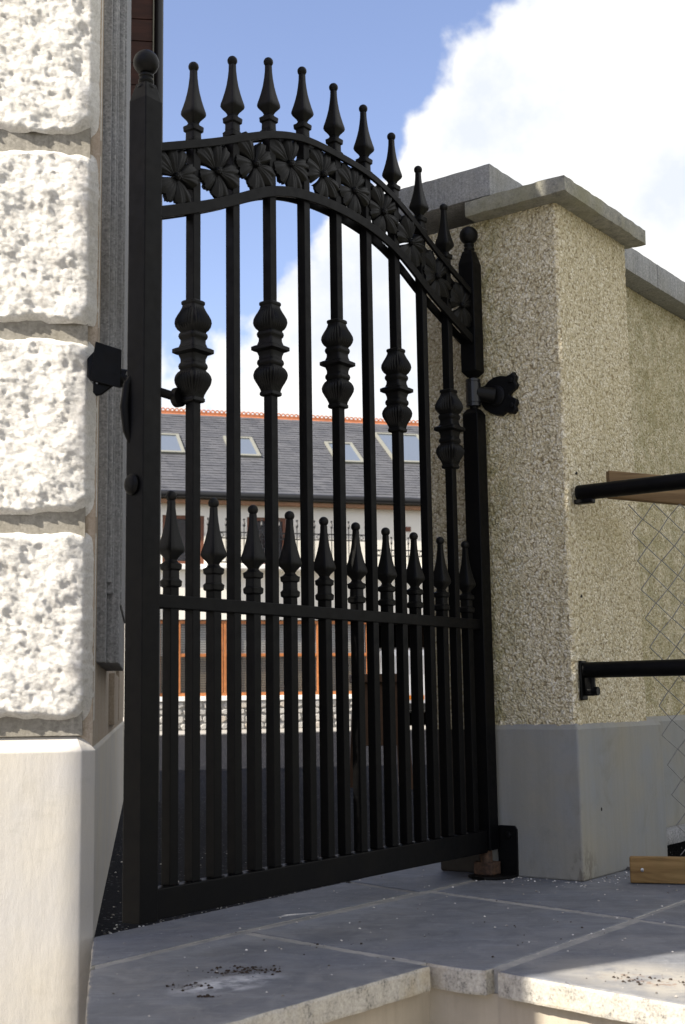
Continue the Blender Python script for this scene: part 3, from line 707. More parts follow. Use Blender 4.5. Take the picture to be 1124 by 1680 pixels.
boxo('middle_rail', M['black'], (.0095, -.0185, .849), (1.6185, .0185, .884), gate, .0025)
boxo('bottom_rail', M['black'], (.0095, -.0215, .086), (1.6185, .0215, .160), gate, .003)
BS = .082
tallz = {2: 2.365, 4: 2.450, 6: 2.513, 8: 2.550, 10: 2.560, 12: 2.549, 14: 2.510, 16: 2.446, 18: 2.358}
def bar_mesh(z1, h=.0152):
    mb = MB(); mb.box((-h, -h, .1605), (h, h, z1)); return mb.mesh('bar', M['black'])
for k, zb in tallz.items():
    b = obj('bar', bar_mesh(zb-.238, .0146), gate, (BS*k, 0, 0), bevel=.0018)
    obj('spear_finial', spear_me, b, (0, 0, zb))
    if k % 4 == 2:
        obj('collar', bal_me, b, (0, 0, {2: 1.548, 6: 1.625, 10: 1.646, 14: 1.623, 18: 1.545}[k]))
sb = bar_mesh(1.143-.238)
for k in range(1, 20, 2):
    b = obj('bar', sb, gate, (BS*k, 0, 0), bevel=.0018); obj('spear_finial', spear_me, b, (0, 0, 1.143))
# weld dabs at the foot of each bar
mb = MB()
for k in range(1, 20):
    mb.sphere((BS*k+.018, -.010+random.uniform(-.004, .004), .161), random.uniform(.005, .009), 8, 5, .6)
obj('weld_dabs', mb.mesh('weld_dabs', M['iron'], smooth=True), gate, kind='stuff')
# cast flowers
def flower_mesh(seed):
    rnd = random.Random(seed); mb = MB()
    for p in range(5):
        a0 = R(90+36+72*p+rnd.uniform(-7, 7)); nu, nv = 22, 10; vs = []; fs = []
        Rm = (.094, .088, .086, .090, .088)[p]*(1+rnd.uniform(-.06, .04)); hw = R(36+rnd.uniform(-2, 3)); tilt = rnd.uniform(-.05, .05); lift = .003*(p % 2)
        for back in (0, 1):
            for j in range(nv+1):
                t = j/nv
                for i in range(nu+1):
                    u = -1+2*i/nu
                    jag = .0022*math.sin(u*31+seed+p*2)+.0016*math.sin(u*17+p)
                    rad = .003+(Rm*(1-.13*math.exp(-((u-.08)/.13)**2)-.30*abs(u)**3)-.003+jag)*t
                    ang = a0+hw*u*(1-.20*(1-t))
                    rib = .0011*math.sin(u*15+p)*min(1, t*2.5)
                    crease = -.0035*math.exp(-(u/.10)**2)*t
                    h = lift+.004+.010*math.sin(t*math.pi*.8)-.004*abs(u)**2*t-.013*abs(u)**5*t+rib+crease+tilt*rad*math.sin(ang)
                    if back: h = min(h-.006, -.002)
                    vs.append((rad*math.cos(ang), -h, rad*math.sin(ang)))
        n = nu+1; off = (nv+1)*n
        for j in range(nv):
            for i in range(nu):
                q = (j*n+i, j*n+i+1, (j+1)*n+i+1, (j+1)*n+i); fs.append(q); fs.append(tuple(off+x for x in reversed(q)))
        edge = [nv*n+i for i in range(n)]
        for i in range(nu): fs.append((edge[i], edge[i+1], off+edge[i+1], off+edge[i]))
        for j in range(nv):
            fs.append((j*n, (j+1)*n, off+(j+1)*n, off+j*n)); fs.append((j*n+nu, off+j*n+nu, off+(j+1)*n+nu, (j+1)*n+nu))
        mb.add(vs, fs)
    mb.sphere((0, -.012, 0), .0115, 14, 8)
    for q in range(6):
        a = q*2*math.pi/6+seed; mb.sphere((.008*math.cos(a), -.019, .008*math.sin(a)), .004, 6, 4)
    # keep the casting between its two rails
    return mb.mesh('cast_flower', M['iron'], smooth=50)
fms = [flower_mesh(s_) for s_ in range(1, 6)]
for k in range(10):
    g = BS*(2*k+1); zc = (upF(g)-.0225+loF(g))/2
    sl = (upF(g+.02)-upF(g-.02))/.04
    o = obj('cast_flower', fms[(k*2) % 5], gate, (g-.001, -.008, zc)); o.scale = (1.0, 1, .97)
    o.rotation_euler = (0, -math.atan(sl)*.8+R((k*37 % 5-2)*8), 0)
# lock gear on the free post
mb = MB()
pts = [(-.044, .018, 1.445), (-.052, .028, 1.42), (-.056, .032, 1.36), (-.052, .028, 1.30), (-.045, .020, 1.262)]
mb.tube(pts, [.006, .011, .013, .011, .005], 12); obj('pull_handle', mb.mesh('pull_handle', M['black'], smooth=True), gate)
mb = MB(); mb.loft([[(-.049-d, .006+r*math.cos(a), 1.158+r*math.sin(a)*1.15) for a in [2*math.pi*i/18 for i in range(18)]] for d, r in ((0, .020), (.004, .022), (.008, .024), (.013, .020), (.015, .012))])
obj('lock_knob', mb.mesh('lock_knob', M['black'], smooth=40), gate)

# ------------------------------------------------------------------ stay arm / bracket on the house corner
st = thing('gate_stay', (-.655, 3.51, 1.54), 'black folded-steel bracket box on the house corner with its rod reaching behind the gate post', 'bracket')
L0 = Vector(st.location)
def rel(p): return Vector(p)-L0
mb = MB()  # folded plate box, front shield tilted
def quad_prism(mb, pts, thick):  # pts world, extruded by vector
    a = [rel(p) for p in pts]; b = [q+Vector(thick) for q in a]; n = len(a)
    mb.add(a+b, [tuple(range(n)), tuple(range(2*n-1, n-1, -1))]+[(i, (i+1) % n, n+(i+1) % n, n+i) for i in range(n)])
quad_prism(mb, [(-.690, 3.478, 1.492), (-.604, 3.474, 1.468), (-.603, 3.474, 1.577), (-.676, 3.478, 1.603)], (0, .005, 0))
obj('cover_plate', mb.mesh('cover_plate', M['black']), st, bevel=.002)
mb = MB(); quad_prism(mb, [(-.700, 3.485, 1.505), (-.690, 3.479, 1.492), (-.676, 3.479, 1.603), (-.682, 3.485, 1.576), (-.700, 3.485, 1.556)], (0, .05, 0))
obj('side_lug', mb.mesh('side_lug', M['black']), st, bevel=.002)
mb = MB(); quad_prism(mb, [(-.684, 3.49, 1.50), (-.62, 3.488, 1.485), (-.66, 3.49, 1.456), (-.676, 3.49, 1.452), (-.684, 3.49, 1.462)], (0, .012, 0))
obj('lower_tab', mb.mesh('lower_tab', M['black']), st, bevel=.002)
aend = gw(.142, -.034, 1.422)
mb = MB(); mb.tube([rel((-.61, 3.50, 1.508)), rel((-.59, 3.50, 1.498)), rel(gw(.02, -.10, 1.452)), rel(aend)], .0125, 12); mb.tube([rel((-.625, 3.50, 1.506)), rel((-.592, 3.50, 1.50))], .026, 14)
obj('rod', mb.mesh('rod', M['black'], smooth=40), st)
mb = MB(); d3 = Vector((math.sin(GAZ), math.cos(GAZ), 0)); n3_ = Vector((math.cos(GAZ), -math.sin(GAZ), 0))
ring = lambda off: [rel(aend+d3*(.024*math.cos(a)-.002)+Vector((0, 0, .027*math.sin(a)))+n3_*off) for a in [2*math.pi*i/20 for i in range(20)]]
mb.loft([ring(-.006), ring(.012)]); obj('rod_flange', mb.mesh('rod_flange', M['black'], smooth=40), st)
mb = MB(); mb.tube([rel(aend+Vector((0, 0, .012))+n3_*.012), rel(aend+Vector((0, 0, .012))+n3_*.016)], .004, 8); mb.tube([rel((-.672, 3.489, 1.487)), rel((-.672, 3.486, 1.487))], .003, 8)
obj('screw', mb.mesh('screw', M['steel']), st)

# ------------------------------------------------------------------ hinges on the pillar
hg = thing('hinge_bracket', gw(1.70, .06, 1.71), 'black iron upper hinge with scalloped wall plate fixed to the pillar beside the gate post', 'hinge')
L0 = Vector(hg.location)
# scalloped plate lies on the pillar's left face (plane g = 1.70), m from 0 to .155
out = []
lob = [(.000, 1.672), (.014, 1.650), (.036, 1.634), (.062, 1.622), (.088, 1.618), (.104, 1.628), (.118, 1.622), (.138, 1.618), (.150, 1.630), (.147, 1.646), (.154, 1.658), (.150, 1.672), (.134, 1.680), (.122, 1.690),
       (.134, 1.702), (.150, 1.710), (.157, 1.724), (.148, 1.738), (.152, 1.756), (.140, 1.776), (.128, 1.768), (.110, 1.764), (.084, 1.770), (.058, 1.768), (.036, 1.758), (.018, 1.742), (.000, 1.738)]
mb = MB(); a = [rel(gw(1.7115, m_, z)) for m_, z in lob]; b = [rel(gw(1.694, .072+(m_-.072)*.95, 1.695+(z-1.695)*.95)) for m_, z in lob]; n = len(lob)
mb.add(a+b, [tuple(range(n)), tuple(range(2*n-1, n-1, -1))]+[(i, (i+1) % n, n+(i+1) % n, n+i) for i in range(n)])
obj('wall_plate', mb.mesh('wall_plate', M['iron']), hg, bevel=.003)
mb = MB(); mb.loft([[rel(gw(g, .064+r*math.cos(t), 1.694+r*math.sin(t))) for t in [2*math.pi*i/22 for i in range(22)]] for g, r in ((1.696, .040), (1.690, .040), (1.688, .034), (1.686, .034), (1.684, .026))])
obj('boss', mb.mesh('boss', M['iron'], smooth=40), hg)
mb = MB(); mb.tube([rel(gw(1.690, .060, 1.695)), rel(gw(1.672, .040, 1.699)), rel(gw(1.655, .012, 1.705))], [.030, .027, .027], 14); obj('arm', mb.mesh('arm', M['iron'], smooth=40), hg)
mb = MB(); mb.loft([[rel(gw(1.648+r*math.cos(t), r*math.sin(t), z)) for t in [2*math.pi*i/28 for i in range(28)]] for z, r in ((1.655, .024), (1.656, .0275), (1.664, .0275), (1.665, .0255), (1.669, .0255), (1.670, .0280), (1.742, .0280), (1.743, .0255), (1.747, .0255), (1.748, .0275), (1.756, .0275), (1.757, .023))])
m2 = Mat('worn_black_sleeve', .25, .4); m2.col((.008, .0085, .010)); M['sleeve'] = m2
obj('pivot_sleeve', mb.mesh('pivot_sleeve', M['sleeve'], smooth=40), hg)
mb = MB()
for m_, z in ((.130, 1.742), (.130, 1.650)):
    c_ = gw(1.694, m_, z); mb.loft([[rel(gw(1.695-dg, m_+r*math.cos(t), z+r*math.sin(t))) for t in [2*math.pi*i/6 for i in range(6)]] for dg, r in ((0, .010), (.007, .010), (.008, .007))])
obj('bolt', mb.mesh('bolt', M['iron']), hg)
# lower pivot
fh = thing('floor_pivot', gw(1.67, .04, 0), 'black angle bracket at the pillar foot with a rusty pivot block under the gate', 'hinge')
L0 = Vector(fh.location)
mb = MB(); pp = [(.015, .004), (.091, .004), (.093, .160), (.084, .172), (.020, .172), (.015, .165)]
a = [rel(gw(1.7035, m_, z)) for m_, z in pp]; b = [rel(gw(1.697, m_, z)) for m_, z in pp]; n = len(pp)
mb.add(a+b, [tuple(range(n)), tuple(range(2*n-1, n-1, -1))]+[(i, (i+1) % n, n+(i+1) % n, n+i) for i in range(n)])
obj('wall_plate', mb.mesh('wall_plate', M['iron']), fh, bevel=.002)
mb = MB(); pf = [(1.70, .092), (1.70, -.05), (1.60, -.05), (1.575, -.02), (1.570, .03), (1.59, .07), (1.64, .092)]
mb.prism([tuple(rel(gw(g, m_, 0))[:2]) for g, m_ in pf], .001, .010); obj('foot_plate', mb.mesh('foot_plate', M['iron']), fh, bevel=.002)
mb = MB(); mb.prism([tuple(rel(gw(g, m_, 0))[:2]) for g, m_ in ((1.612, -.035), (1.680, -.035), (1.680, .035), (1.612, .035))], .010, .052); obj('pivot_block', mb.mesh('pivot_block', M['rust']), fh, bevel=.005)
mb = MB(); mb.tube([rel(gw(1.640, 0, .052)), rel(gw(1.640, 0, .094))], .022, 16); obj('pivot_pin', mb.mesh('pivot_pin', M['rust'], smooth=40), fh)
mb = MB(); mb.loft([[rel(gw(1.697-dg, .060+r*math.cos(t), .140+r*math.sin(t))) for t in [2*math.pi*i/6 for i in range(6)]] for dg, r in ((0, .012), (.008, .012), (.009, .008))]); obj('bolt', mb.mesh('bolt', M['iron']), fh)

# ------------------------------------------------------------------ handrail
hr = thing('handrail', gw(1.766, .34, 0), 'black round-tube handrail of two bars bolted to the pillar and running toward the steps', 'handrail')
L0 = Vector(hr.location)
for zc in (1.316, .700):
    mb = MB(); p = [gw(1.766, .340, zc), gw(1.766, 1.75, zc)]
    mb.tube([rel(q) for q in p], .0275, 24); obj('rail', mb.mesh('rail', M['black'], smooth=40), hr, bevel=.003)
mb = MB(); mb.prism([tuple(rel(gw(g, m_, 0))[:2]) for g, m_ in ((1.742, .328), (1.788, .328), (1.788, .338), (1.742, .338))], .598, .732); obj('bracket', mb.mesh('bracket', M['black']), hr, bevel=.004)
mb = MB(); mb.prism([tuple(rel(gw(g, m_, 0))[:2]) for g, m_ in ((1.755, .338), (1.777, .338), (1.777, .375), (1.755, .375))], .612, .69); obj('bracket', mb.mesh('bracket', M['black']), hr, bevel=.006)
mb = MB(); mb.tube([rel(gw(1.768, .350, .628)), rel(gw(1.768, .386, .628))], .015, 14); obj('bolt', mb.mesh('bolt', M['black'], smooth=40), hr)
mb = MB(); mb.prism([tuple(rel(gw(g, m_, 0))[:2]) for g, m_ in ((1.752, .330), (1.782, .330), (1.782, .40), (1.752, .40))], 1.276, 1.292); obj('bracket', mb.mesh('bracket', M['black']), hr, bevel=.004)
mb = MB(); mb.tube([rel(gw(1.766, 1.75, 0)), rel(gw(1.766, 1.75, 1.36))], .0275, 20); obj('rail_post', mb.mesh('rail_post', M['black'], smooth=40), hr)
# drill holes left in the pillar
for g, m_, z, r_ in ((1.79, .3272, 1.392, .0042), (1.79, .3272, .957, .0045), (1.86, .3345, .225, .005)):
    mb = MB(); c_ = gw(g, m_, z)-Vector(pil.location); u_ = gw(1, 0)-gw(0, 0)
    mb.loft([[c_+u_*(r_*k_*math.cos(t))+Vector((0, 0, r_*k_*1.3*math.sin(t)))-(gw(0, 1)-gw(0, 0))*dd for t in [2*math.pi*i/9 for i in range(9)]] for dd, k_ in ((-.0012, 1), (.004, .8))])
    obj('drill_hole', mb.mesh('drill_hole', M['black']), pil)

# ------------------------------------------------------------------ temporary chain-link panel
fp = thing('chain_link_panel', (.926, 4.40, 0), 'sagging chain-link mesh panel between a top and a bottom timber board behind the handrail', 'fence')
L0 = Vector(fp.location)
def board(name, a, b, h0, h1, th, mat):
    a, b = Vector(a), Vector(b); e = (b-a).normalized(); nn = Vector((-e.y, e.x, 0)).normalized()*th
    N = 14; rings = []
    for i in range(N+1):
        p = a.lerp(b, i/N); w_ = .0012*noise.noise(p*9); h = h0+(h1-h0)*i/N
        rings.append([rel(p+Vector((0, 0, w_))), rel(p+nn+Vector((0, 0, w_))), rel(p+nn+Vector((0, 0, h+w_))), rel(p+Vector((0, 0, h-w_)))])
    mb = MB(); mb.loft(rings); return obj(name, mb.mesh(name, mat), fp, bevel=.004)
board('board', (.926, 4.435, 1.290), (2.2, 4.62, 1.185), .097, .10, .032, M['old_pine'])
board('board', (.926, 4.385, .003), (2.2, 4.02, .003), .083, .086, .034, M['pine'])
mb = MB(); mb.tube([rel((2.16, 4.55, 0)), rel((2.16, 4.55, 1.4))], .03, 10); obj('stake', mb.mesh('stake', M['pine'], smooth=40), fp)
mb = MB(); rl = random.Random(5)
dx, dz = .088, .098
def node(i, j):  # lattice node on the sagging sheet
    z = 1.262-j*dz/2; x = .985+i*dx/2+(1.25-z)*.10; 
    return Vector((x+.006*noise.noise(Vector((i*.7, j*.6, 1))), 4.415+.02*noise.noise(Vector((i*.5, j*.3, 4)))-.05*(x-.985), z+.006*noise.noise(Vector((i*.6, j*.5, 9)))))
for i in range(0, 26, 1):
    # each wire zigzags downward between columns i and i+1
    pts = []
    for j in range(0, 25):
        col = i+(j % 2) if i % 2 == 0 else i+1-(j % 2)
        off = Vector((0, .0022*(1 if j % 2 else -1), 0))
        q = node(col, j)+off; pts.append(rel(q))
    if i % 2 == 1: continue
    fine = []
    for a, b in zip(pts[:-1], pts[1:]):
        fine += [a, a.lerp(b, .12)+Vector((0, .001, 0)), a.lerp(b, .5), a.lerp(b, .88)]
    fine.append(pts[-1]); mb.tube(fine, .0018, 5)
    pts2 = []
    for j in range(0, 25):
        col = i+2-(j % 2)
        pts2.append(rel(node(col, j)+Vector((0, .0022*(-1 if j % 2 else 1), 0))))
    fine = []
    for a, b in zip(pts2[:-1], pts2[1:]):
        fine += [a, a.lerp(b, .5)]
    fine.append(pts2[-1]); mb.tube(fine, .0018, 5)
obj('wire_mesh', mb.mesh('wire_mesh', M['wire'], smooth=True), fp, kind='stuff')
mb = MB()
for x, y, z in ((.965, 4.375, .045), (.945, 4.43, 1.33)):
    c_ = rel((x, y, z)); mb.loft([[c_+Vector((r*math.cos(t), -d_, r*math.sin(t))) for t in [2*math.pi*i/12 for i in range(12)]] for d_, r in ((-.006, .006), (.002, .006), (.003, .003))])
obj('screw', mb.mesh('screw', M['steel'], smooth=40), fp)

# ------------------------------------------------------------------ slate-roofed house across the yard
HAZ = R(73.2); HO = Vector((-3.92264, 27.9664, 0))
hs = thing('slate_house', HO, 'long cream house across the yard with slate roof, orange timber windows and a red ridge', 'house', math.pi/2-HAZ)
# local: x = u, y = into the house, z
def hb_(name, mat, a, b, par=None, bevel=0, **k): return boxo(name, mat, a, b, par or hs, bevel, **k)
UL, UR = -6., 14.
PASS0, PASS1 = 4.74, 6.9
EZ = 5.04
# wall built round its openings
mb = MB()
def wall_cells(us, zs_, holes, y0, y1):
    for i in range(len(us)-1):
        for j in range(len(zs_)-1):
            um, zm = (us[i]+us[i+1])/2, (zs_[j]+zs_[j+1])/2
            if any(a < um < b and c_ < zm < d_ for a, b, c_, d_ in holes): continue
            mb.box((us[i], y0, zs_[j]), (us[i+1], y1, zs_[j+1]))
holes = [(-.1, 4.70, .62, 2.38), (0., .92, 3.58, 4.66), (1.88, 2.78, 3.58, 4.66), (PASS0, PASS1, -1, 2.44), (-4.4, -3.4, .8, 2.38), (-4.2, -3.3, 3.58, 4.66), (9, 10.2, .8, 2.3), (7.6, 8.5, 3.58, 4.66)]
us = sorted({UL, UR, -.1, 4.70, 0., .92, 1.88, 2.78, PASS0, PASS1, -4.4, -3.4, -4.2, -3.3, 9, 10.2, 7.6, 8.5}); zs_ = [-.02, .62, .8, 2.3, 2.38, 2.44, 3.58, 4.66, 5.2]
wall_cells(us, zs_, holes, 0, .3)
wme = mb.mesh('wall', M['house_wall']); bm = bmesh.new(); bm.from_mesh(wme); bmesh.ops.remove_doubles(bm, verts=bm.verts, dist=.0005)
seen = {}; 
for f_ in bm.faces: seen.setdefault(tuple(sorted(v.index for v in f_.verts)), []).append(f_)
bmesh.ops.delete(bm, geom=[f_ for L_ in seen.values() if len(L_) > 1 for f_ in L_], context='FACES'); bm.to_mesh(wme); bm.free()
obj('wall', wme, hs)
hb_('back_wall', M['house_wall'], (UL, 8.0, -.02), (UR, 8.28, 5.0))
hb_('gable_wall', M['house_wall'], (UL-.3, 0, -.02), (UL, 8.28, 6.0)); hb_('gable_wall', M['house_wall'], (UR, 0, -.02), (UR+.3, 8.28, 6.0))
hb_('passage_wall', M['dark_board'], (PASS0-.04, .3, -.02), (PASS0, 7.9, 2.6)); hb_('passage_wall', M['dark_board'], (PASS1, .3, -.02), (PASS1+.04, 7.9, 2.6))
hb_('passage_ceiling', M['house_wall'], (PASS0-.2, .3, 2.6), (PASS1+.2, 8, 2.7))
# roof
PT = math.tan(R(33)); RUN = 4.14
mb = MB(); mb.add([(UL-.35, -.10, EZ+.04), (UR+.35, -.10, EZ+.04), (UR+.35, RUN, EZ+.10+RUN*PT-.03), (UL-.35, RUN, EZ+.10+RUN*PT-.03), (UR+.35, 8.4, EZ+.04), (UL-.35, 8.4, EZ+.04)], [(0, 1, 2, 3), (3, 2, 4, 5), (0, 5, 4, 1), (0, 3, 5), (1, 4, 2)])
roof = obj('roof', mb.mesh('roof', M['slate']), hs)
sl_dir = Vector((0, 1, PT)).normalized(); sl_n = Vector((0, -PT, 1)).normalized()
mb = MB(); rs_ = random.Random(3); course = .15; rows = int((RUN+.12)/math.cos(R(33))/course)
for r_ in range(rows):
    s0 = r_*course; x = UL-.3+(.125 if r_ % 2 else 0)
    y = -.13+s0*sl_dir.y; z = EZ+.072+s0*sl_dir.z
    while x < UR+.2:
        w_ = .247
        if -2.5 < x < 8.2 or r_ % 1 == 0:
            a = Vector((x, y, z))+sl_n*(.016+rs_.uniform(0, .007)); b = a+sl_dir*(course+.03)-sl_n*.012
            mb.add([a, a+Vector((w_, 0, 0)), b+Vector((w_, 0, 0)), b, a-sl_n*.02, a+Vector((w_, 0, 0))-sl_n*.02], [(0, 1, 2, 3), (4, 5, 1, 0)])
        x += .25
obj('slates', mb.mesh('slates', M['slate'], recalc=False), roof, kind='stuff')
# ridge: orange capping with a crest of loops
RZ = EZ+.10+RUN*PT
mb = MB()
mb.add([(UL-.3, RUN-.16, RZ-.10), (UR+.3, RUN-.16, RZ-.10), (UR+.3, RUN-.02, RZ+.055), (UL-.3, RUN-.02, RZ+.055), (UR+.3, RUN+.16, RZ-.10), (UL-.3, RUN+.16, RZ-.10)], [(0, 1, 2, 3), (3, 2, 4, 5)])
mb.box((UL-.3, RUN-.04, RZ+.03), (UR+.3, RUN+.02, RZ+.10))
ridge = obj('ridge_tiles', mb.mesh('ridge_tiles', M['terracotta']), roof)
mb = MB(); x = -4.; 
while x < 12.:
    mb.tube([(x+.046*math.cos(t), RUN-.01, RZ+.118+.046*math.sin(t)) for t in [R(-30+i*30) for i in range(9)]], .0155, 6); x += .116
obj('ridge_crest', mb.mesh('ridge_crest', M['terracotta'], smooth=True), roof, kind='stuff')
# eaves
hb_('soffit', M['dark_soffit'], (UL-.3, -.17, EZ-.125), (UR+.3, -.002, EZ-.05))
mb = MB(); mb.loft([[(x, -.19+.075*math.cos(t), EZ+.055+.085*math.sin(t)) for t in [2*math.pi*i/14 for i in range(14)]] for x in (UL-.35, UR+.35)]); obj('gutter', mb.mesh('gutter', M['gutter'], smooth=40), hs)
# skylights on the slope
def skylight(u0, u1, s0, s1, lbl, glassmat):
    f_ = MB(); 
    def p(u, s_, h): return Vector((u, s_, EZ+.072+.02+s_*PT))+sl_n*(h+.012)
    def bar_(ua, ub, sa, sb_, h0, h1):
        f_.add([p(ua, sa, h0), p(ub, sa, h0), p(ub, sb_, h0), p(ua, sb_, h0), p(ua, sa, h1), p(ub, sa, h1), p(ub, sb_, h1), p(ua, sb_, h1)], [(3,2,1,0),(4,5,6,7),(0,1,5,4),(1,2,6,5),(2,3,7,6),(3,0,4,7)])
    w_ = .07; ws = .075
    bar_(u0, u0+w_, s0, s1, .0, .11); bar_(u1-w_, u1, s0, s1, .0, .11); bar_(u0+w_, u1-w_, s0, s0+ws, 0, .108); bar_(u0+w_, u1-w_, s1-ws, s1, 0, .108)
    o = obj('skylight', f_.mesh('skylight', M['frame_grey']), roof, label=lbl)
    g_ = MB(); g_.add([p(u0+w_, s0+ws, .085), p(u1-w_, s0+ws, .085), p(u1-w_, s1-ws, .085), p(u0+w_, s1-ws, .085)], [(0, 1, 2, 3)])
    return o, g_, glassmat
# pane and flashing are merged below the three-level limit: the frame stays 'skylight', its pane sits beside it
for u0, u1, s0, s1, lb, gm in ((.02, .80, 1.80, 2.80, 'grey-framed roof window', 'sky_glass'), (1.90, 2.62, 1.78, 2.80, 'grey-framed roof window', 'sky_glass'), (4.46, 5.18, 1.66, 2.74, 'grey-framed roof window', 'sky_glass'), (5.98, 7.2, 1.78, 3.42, 'large pale roof light', 'sky_glass')):
    o, g_, gm = skylight(u0, u1, s0, s1, lb, gm)
    pane = obj('skylight_pane', g_.mesh('skylight_pane', M[gm], recalc=False), roof)
# windows
def window(u0, u1, z0, z1, fm, mull=(), trans=(), fw=.07, blinds=None):
    o = MB(); y0, y1 = .03, .10
    o.box((u0, y0, z0), (u0+fw, y1, z1)); o.box((u1-fw, y0, z0), (u1, y1, z1)); o.box((u0+fw, y0, z0), (u1-fw, y1, z0+fw)); o.box((u0+fw, y0, z1-fw), (u1-fw, y1, z1))
    for m_, w_ in mull: o.box((m_-w_/2, y0-.004, z0+fw), (m_+w_/2, y1-.004, z1-fw))
    for t_, a_, b_ in trans: o.box((a_, y0+.002, t_-.035), (b_, y1-.002, t_+.035))
    w_ = obj('window', o.mesh('window', M[fm]), hs, bevel=.006)
    xs = [u0+fw]+[v for m_, ww in mull for v in (m_-ww/2, m_+ww/2)]+[u1-fw]
    for i in range(0, len(xs), 2):
        boxo('pane', M['glass'], (xs[i], .062, z0+fw), (xs[i+1], .068, z1-fw), w_)
    return w_
wg = window(-.1, 4.70, .73, 2.36, 'orange_wood', ((.37, .08), (1.31, .062), (1.39, .062), (2.45, .05), (3.51, .09)), ((1.61, .41, 1.28), (1.61, 1.42, 2.425), (1.61, 2.475, 3.465), (1.61, 3.555, 4.63)), .07)
for k in (0,):
    boxo('blind', M['blind'], (-.02, .135, 1.60), (4.62, .145, 2.32), wg); boxo('blind', M['blind_dark'], (-.02, .137, .76), (4.62, .147, 1.598), wg)
M['glass'].b.inputs['Alpha'].default_value = .22
window(0., .92, 3.58, 4.66, 'brown_wood', (), (), .075); window(1.88, 2.78, 3.58, 4.66, 'brown_wood', (), (), .075)
window(-4.4, -3.4, .8, 2.38, 'orange_wood', ((-3.9, .06),), (), .07); window(-4.2, -3.3, 3.58, 4.66, 'brown_wood', (), (), .075)
window(9, 10.2, .8, 2.3, 'orange_wood', ((9.6, .06),), (), .07); window(7.6, 8.5, 3.58, 4.66, 'brown_wood', (), (), .075)
hb_('room_back', M['brown_wood'], (UL, .9, -.02), (PASS0-.05, .95, 5.0)); 
hb_('sill_band', M['white_trim'], (-.14, -.07, .625), (4.735, .1, .728), None, .01)
hb_('string_course', M['white_trim'], (UL, -.12, 3.46), (UR, -.001, 3.58), None, .01)
hb_('corner_pier', M['white_trim'], (-.62, -.05, -.02), (-.105, -.0005, 2.9), None, .01)
hb_('air_vent', M['brown_wood'], (5.60, -.02, 4.42), (5.73, .0, 4.53), None)
hb_('door_frame', M['orange_wood'], (4.705, -.06, 1.16), (4.80, -.001, 2.44), None, .006)
# rubble plinth of single stones
rp = boxo('rubble_plinth', M['mortar'], (-.10, -.006, -.02), (4.72, -.0005, .622), hs)
rs_ = random.Random(11)
def stone_mesh(seed):
    r2 = random.Random(seed); n = r2.choice((5, 6, 7)); pts = []
    for i in range(n):
        a = 2*math.pi*(i+.5*r2.uniform(-.5, .5))/n+math.pi/4; q = rsq(a, .5, 5)
        pts.append((q*math.cos(a), q*math.sin(a)))
    mb = MB(); mb.loft([[(x, 0, z) for x, z in pts], [(x, -.6, z) for x, z in pts], [(x*.8+r2.uniform(-.03, .03), -1., z*.8) for x, z in pts]]); return mb.mesh('stone', M['rubble'])
sms = [stone_mesh(i) for i in range(8)]
x = -.10; z = 0; row_h = [.15, .17, .13, .165]; z = .003
for h in row_h:
    x = -.09+rs_.uniform(-.03, .02)
    while x < 4.66:
        w_ = min(rs_.uniform(.14, .30), 4.71-x)
        if w_ > .06:
            o = obj('stone', rs_.choice(sms), rp, (x+w_/2, -.004, z+h/2)); o.scale = ((w_-.012), rs_.uniform(.025, .055), (h-.010)*rs_.uniform(.9, 1.0)); o.rotation_euler.y = R(rs_.uniform(-4, 4))
        x += w_
    z += h+.0015
# kerb strip in front of the house
mb = MB(); mb.box((UL, -3.2, -.011), (UR, -.02, .008)); obj('house_apron', mb.mesh('house_apron', M['worn']), kind='structure', loc=HO, rotz=math.pi/2-HAZ)

# balcony railings
def railing(u0, u1, ztop, zbot, lbl):
    t = thing('balcony_railing', HO+Vector((0, 0, 0)), lbl, 'railing', math.pi/2-HAZ, 'ornate black railings in front of the upper floor of the cream house')
    y = -.28
    boxo('top_rail', M['gutter'], (u0, y-.015, ztop), (u1, y+.015, ztop+.025), t); boxo('lower_rail', M['gutter'], (u0, y-.015, ztop-.13), (u1, y+.015, ztop-.105), t); boxo('bottom_rail', M['gutter'], (u0, y-.015, zbot), (u1, y+.015, zbot+.03), t)
    n = int((u1-u0)/.19); fin = None
    for i in range(n+1):
        x = u0+(u1-u0)*i/n; mb = MB(); 
        top_ = ztop+(.30 if i % 2 == 0 else .03)
        mb.box((-.009, -.009, zbot+.02), (.009, .009, top_))
        if i % 2 == 0:
            for dz_, r in ((.30, .026), (.17, .03)): mb.sphere((0, 0, ztop+dz_), r, 6, 4)
            mb.loft([[(r*math.cos(a), r*math.sin(a), ztop+dz_) for a in (0, 1.57, 3.14, 4.71)] for dz_, r in ((.19, .032), (.30, .006))])
        obj('baluster', mb.mesh('baluster', M['gutter']), t, (x, y, 0))
    mb = MB()
    for i in range(n):
        x = u0+(u1-u0)*(i+.5)/n
        mb.tube([(x+.045*math.cos(a), y, ztop-.05+.045*math.sin(a)) for a in [2*math.pi*q/8 for q in range(9)]], .009, 4)
    obj('scroll_band', mb.mesh('scroll_band', M['gutter']), t)
    return t
railing(.95, 4.55, 4.26, 3.60, 'higher run of ornate black railing in front of the brown upper windows')
railing(4.75, 7.4, 3.93, 3.50, 'lower short run of ornate black railing beside the small brown wall vent')
for c_ in C.objects:
    pass
bl = obj('balcony_slab', None) if False else None
hb_('balcony_ledge', M['white_trim'], (.9, -.34, 3.47), (7.6, -.121, 3.575), None, .01)

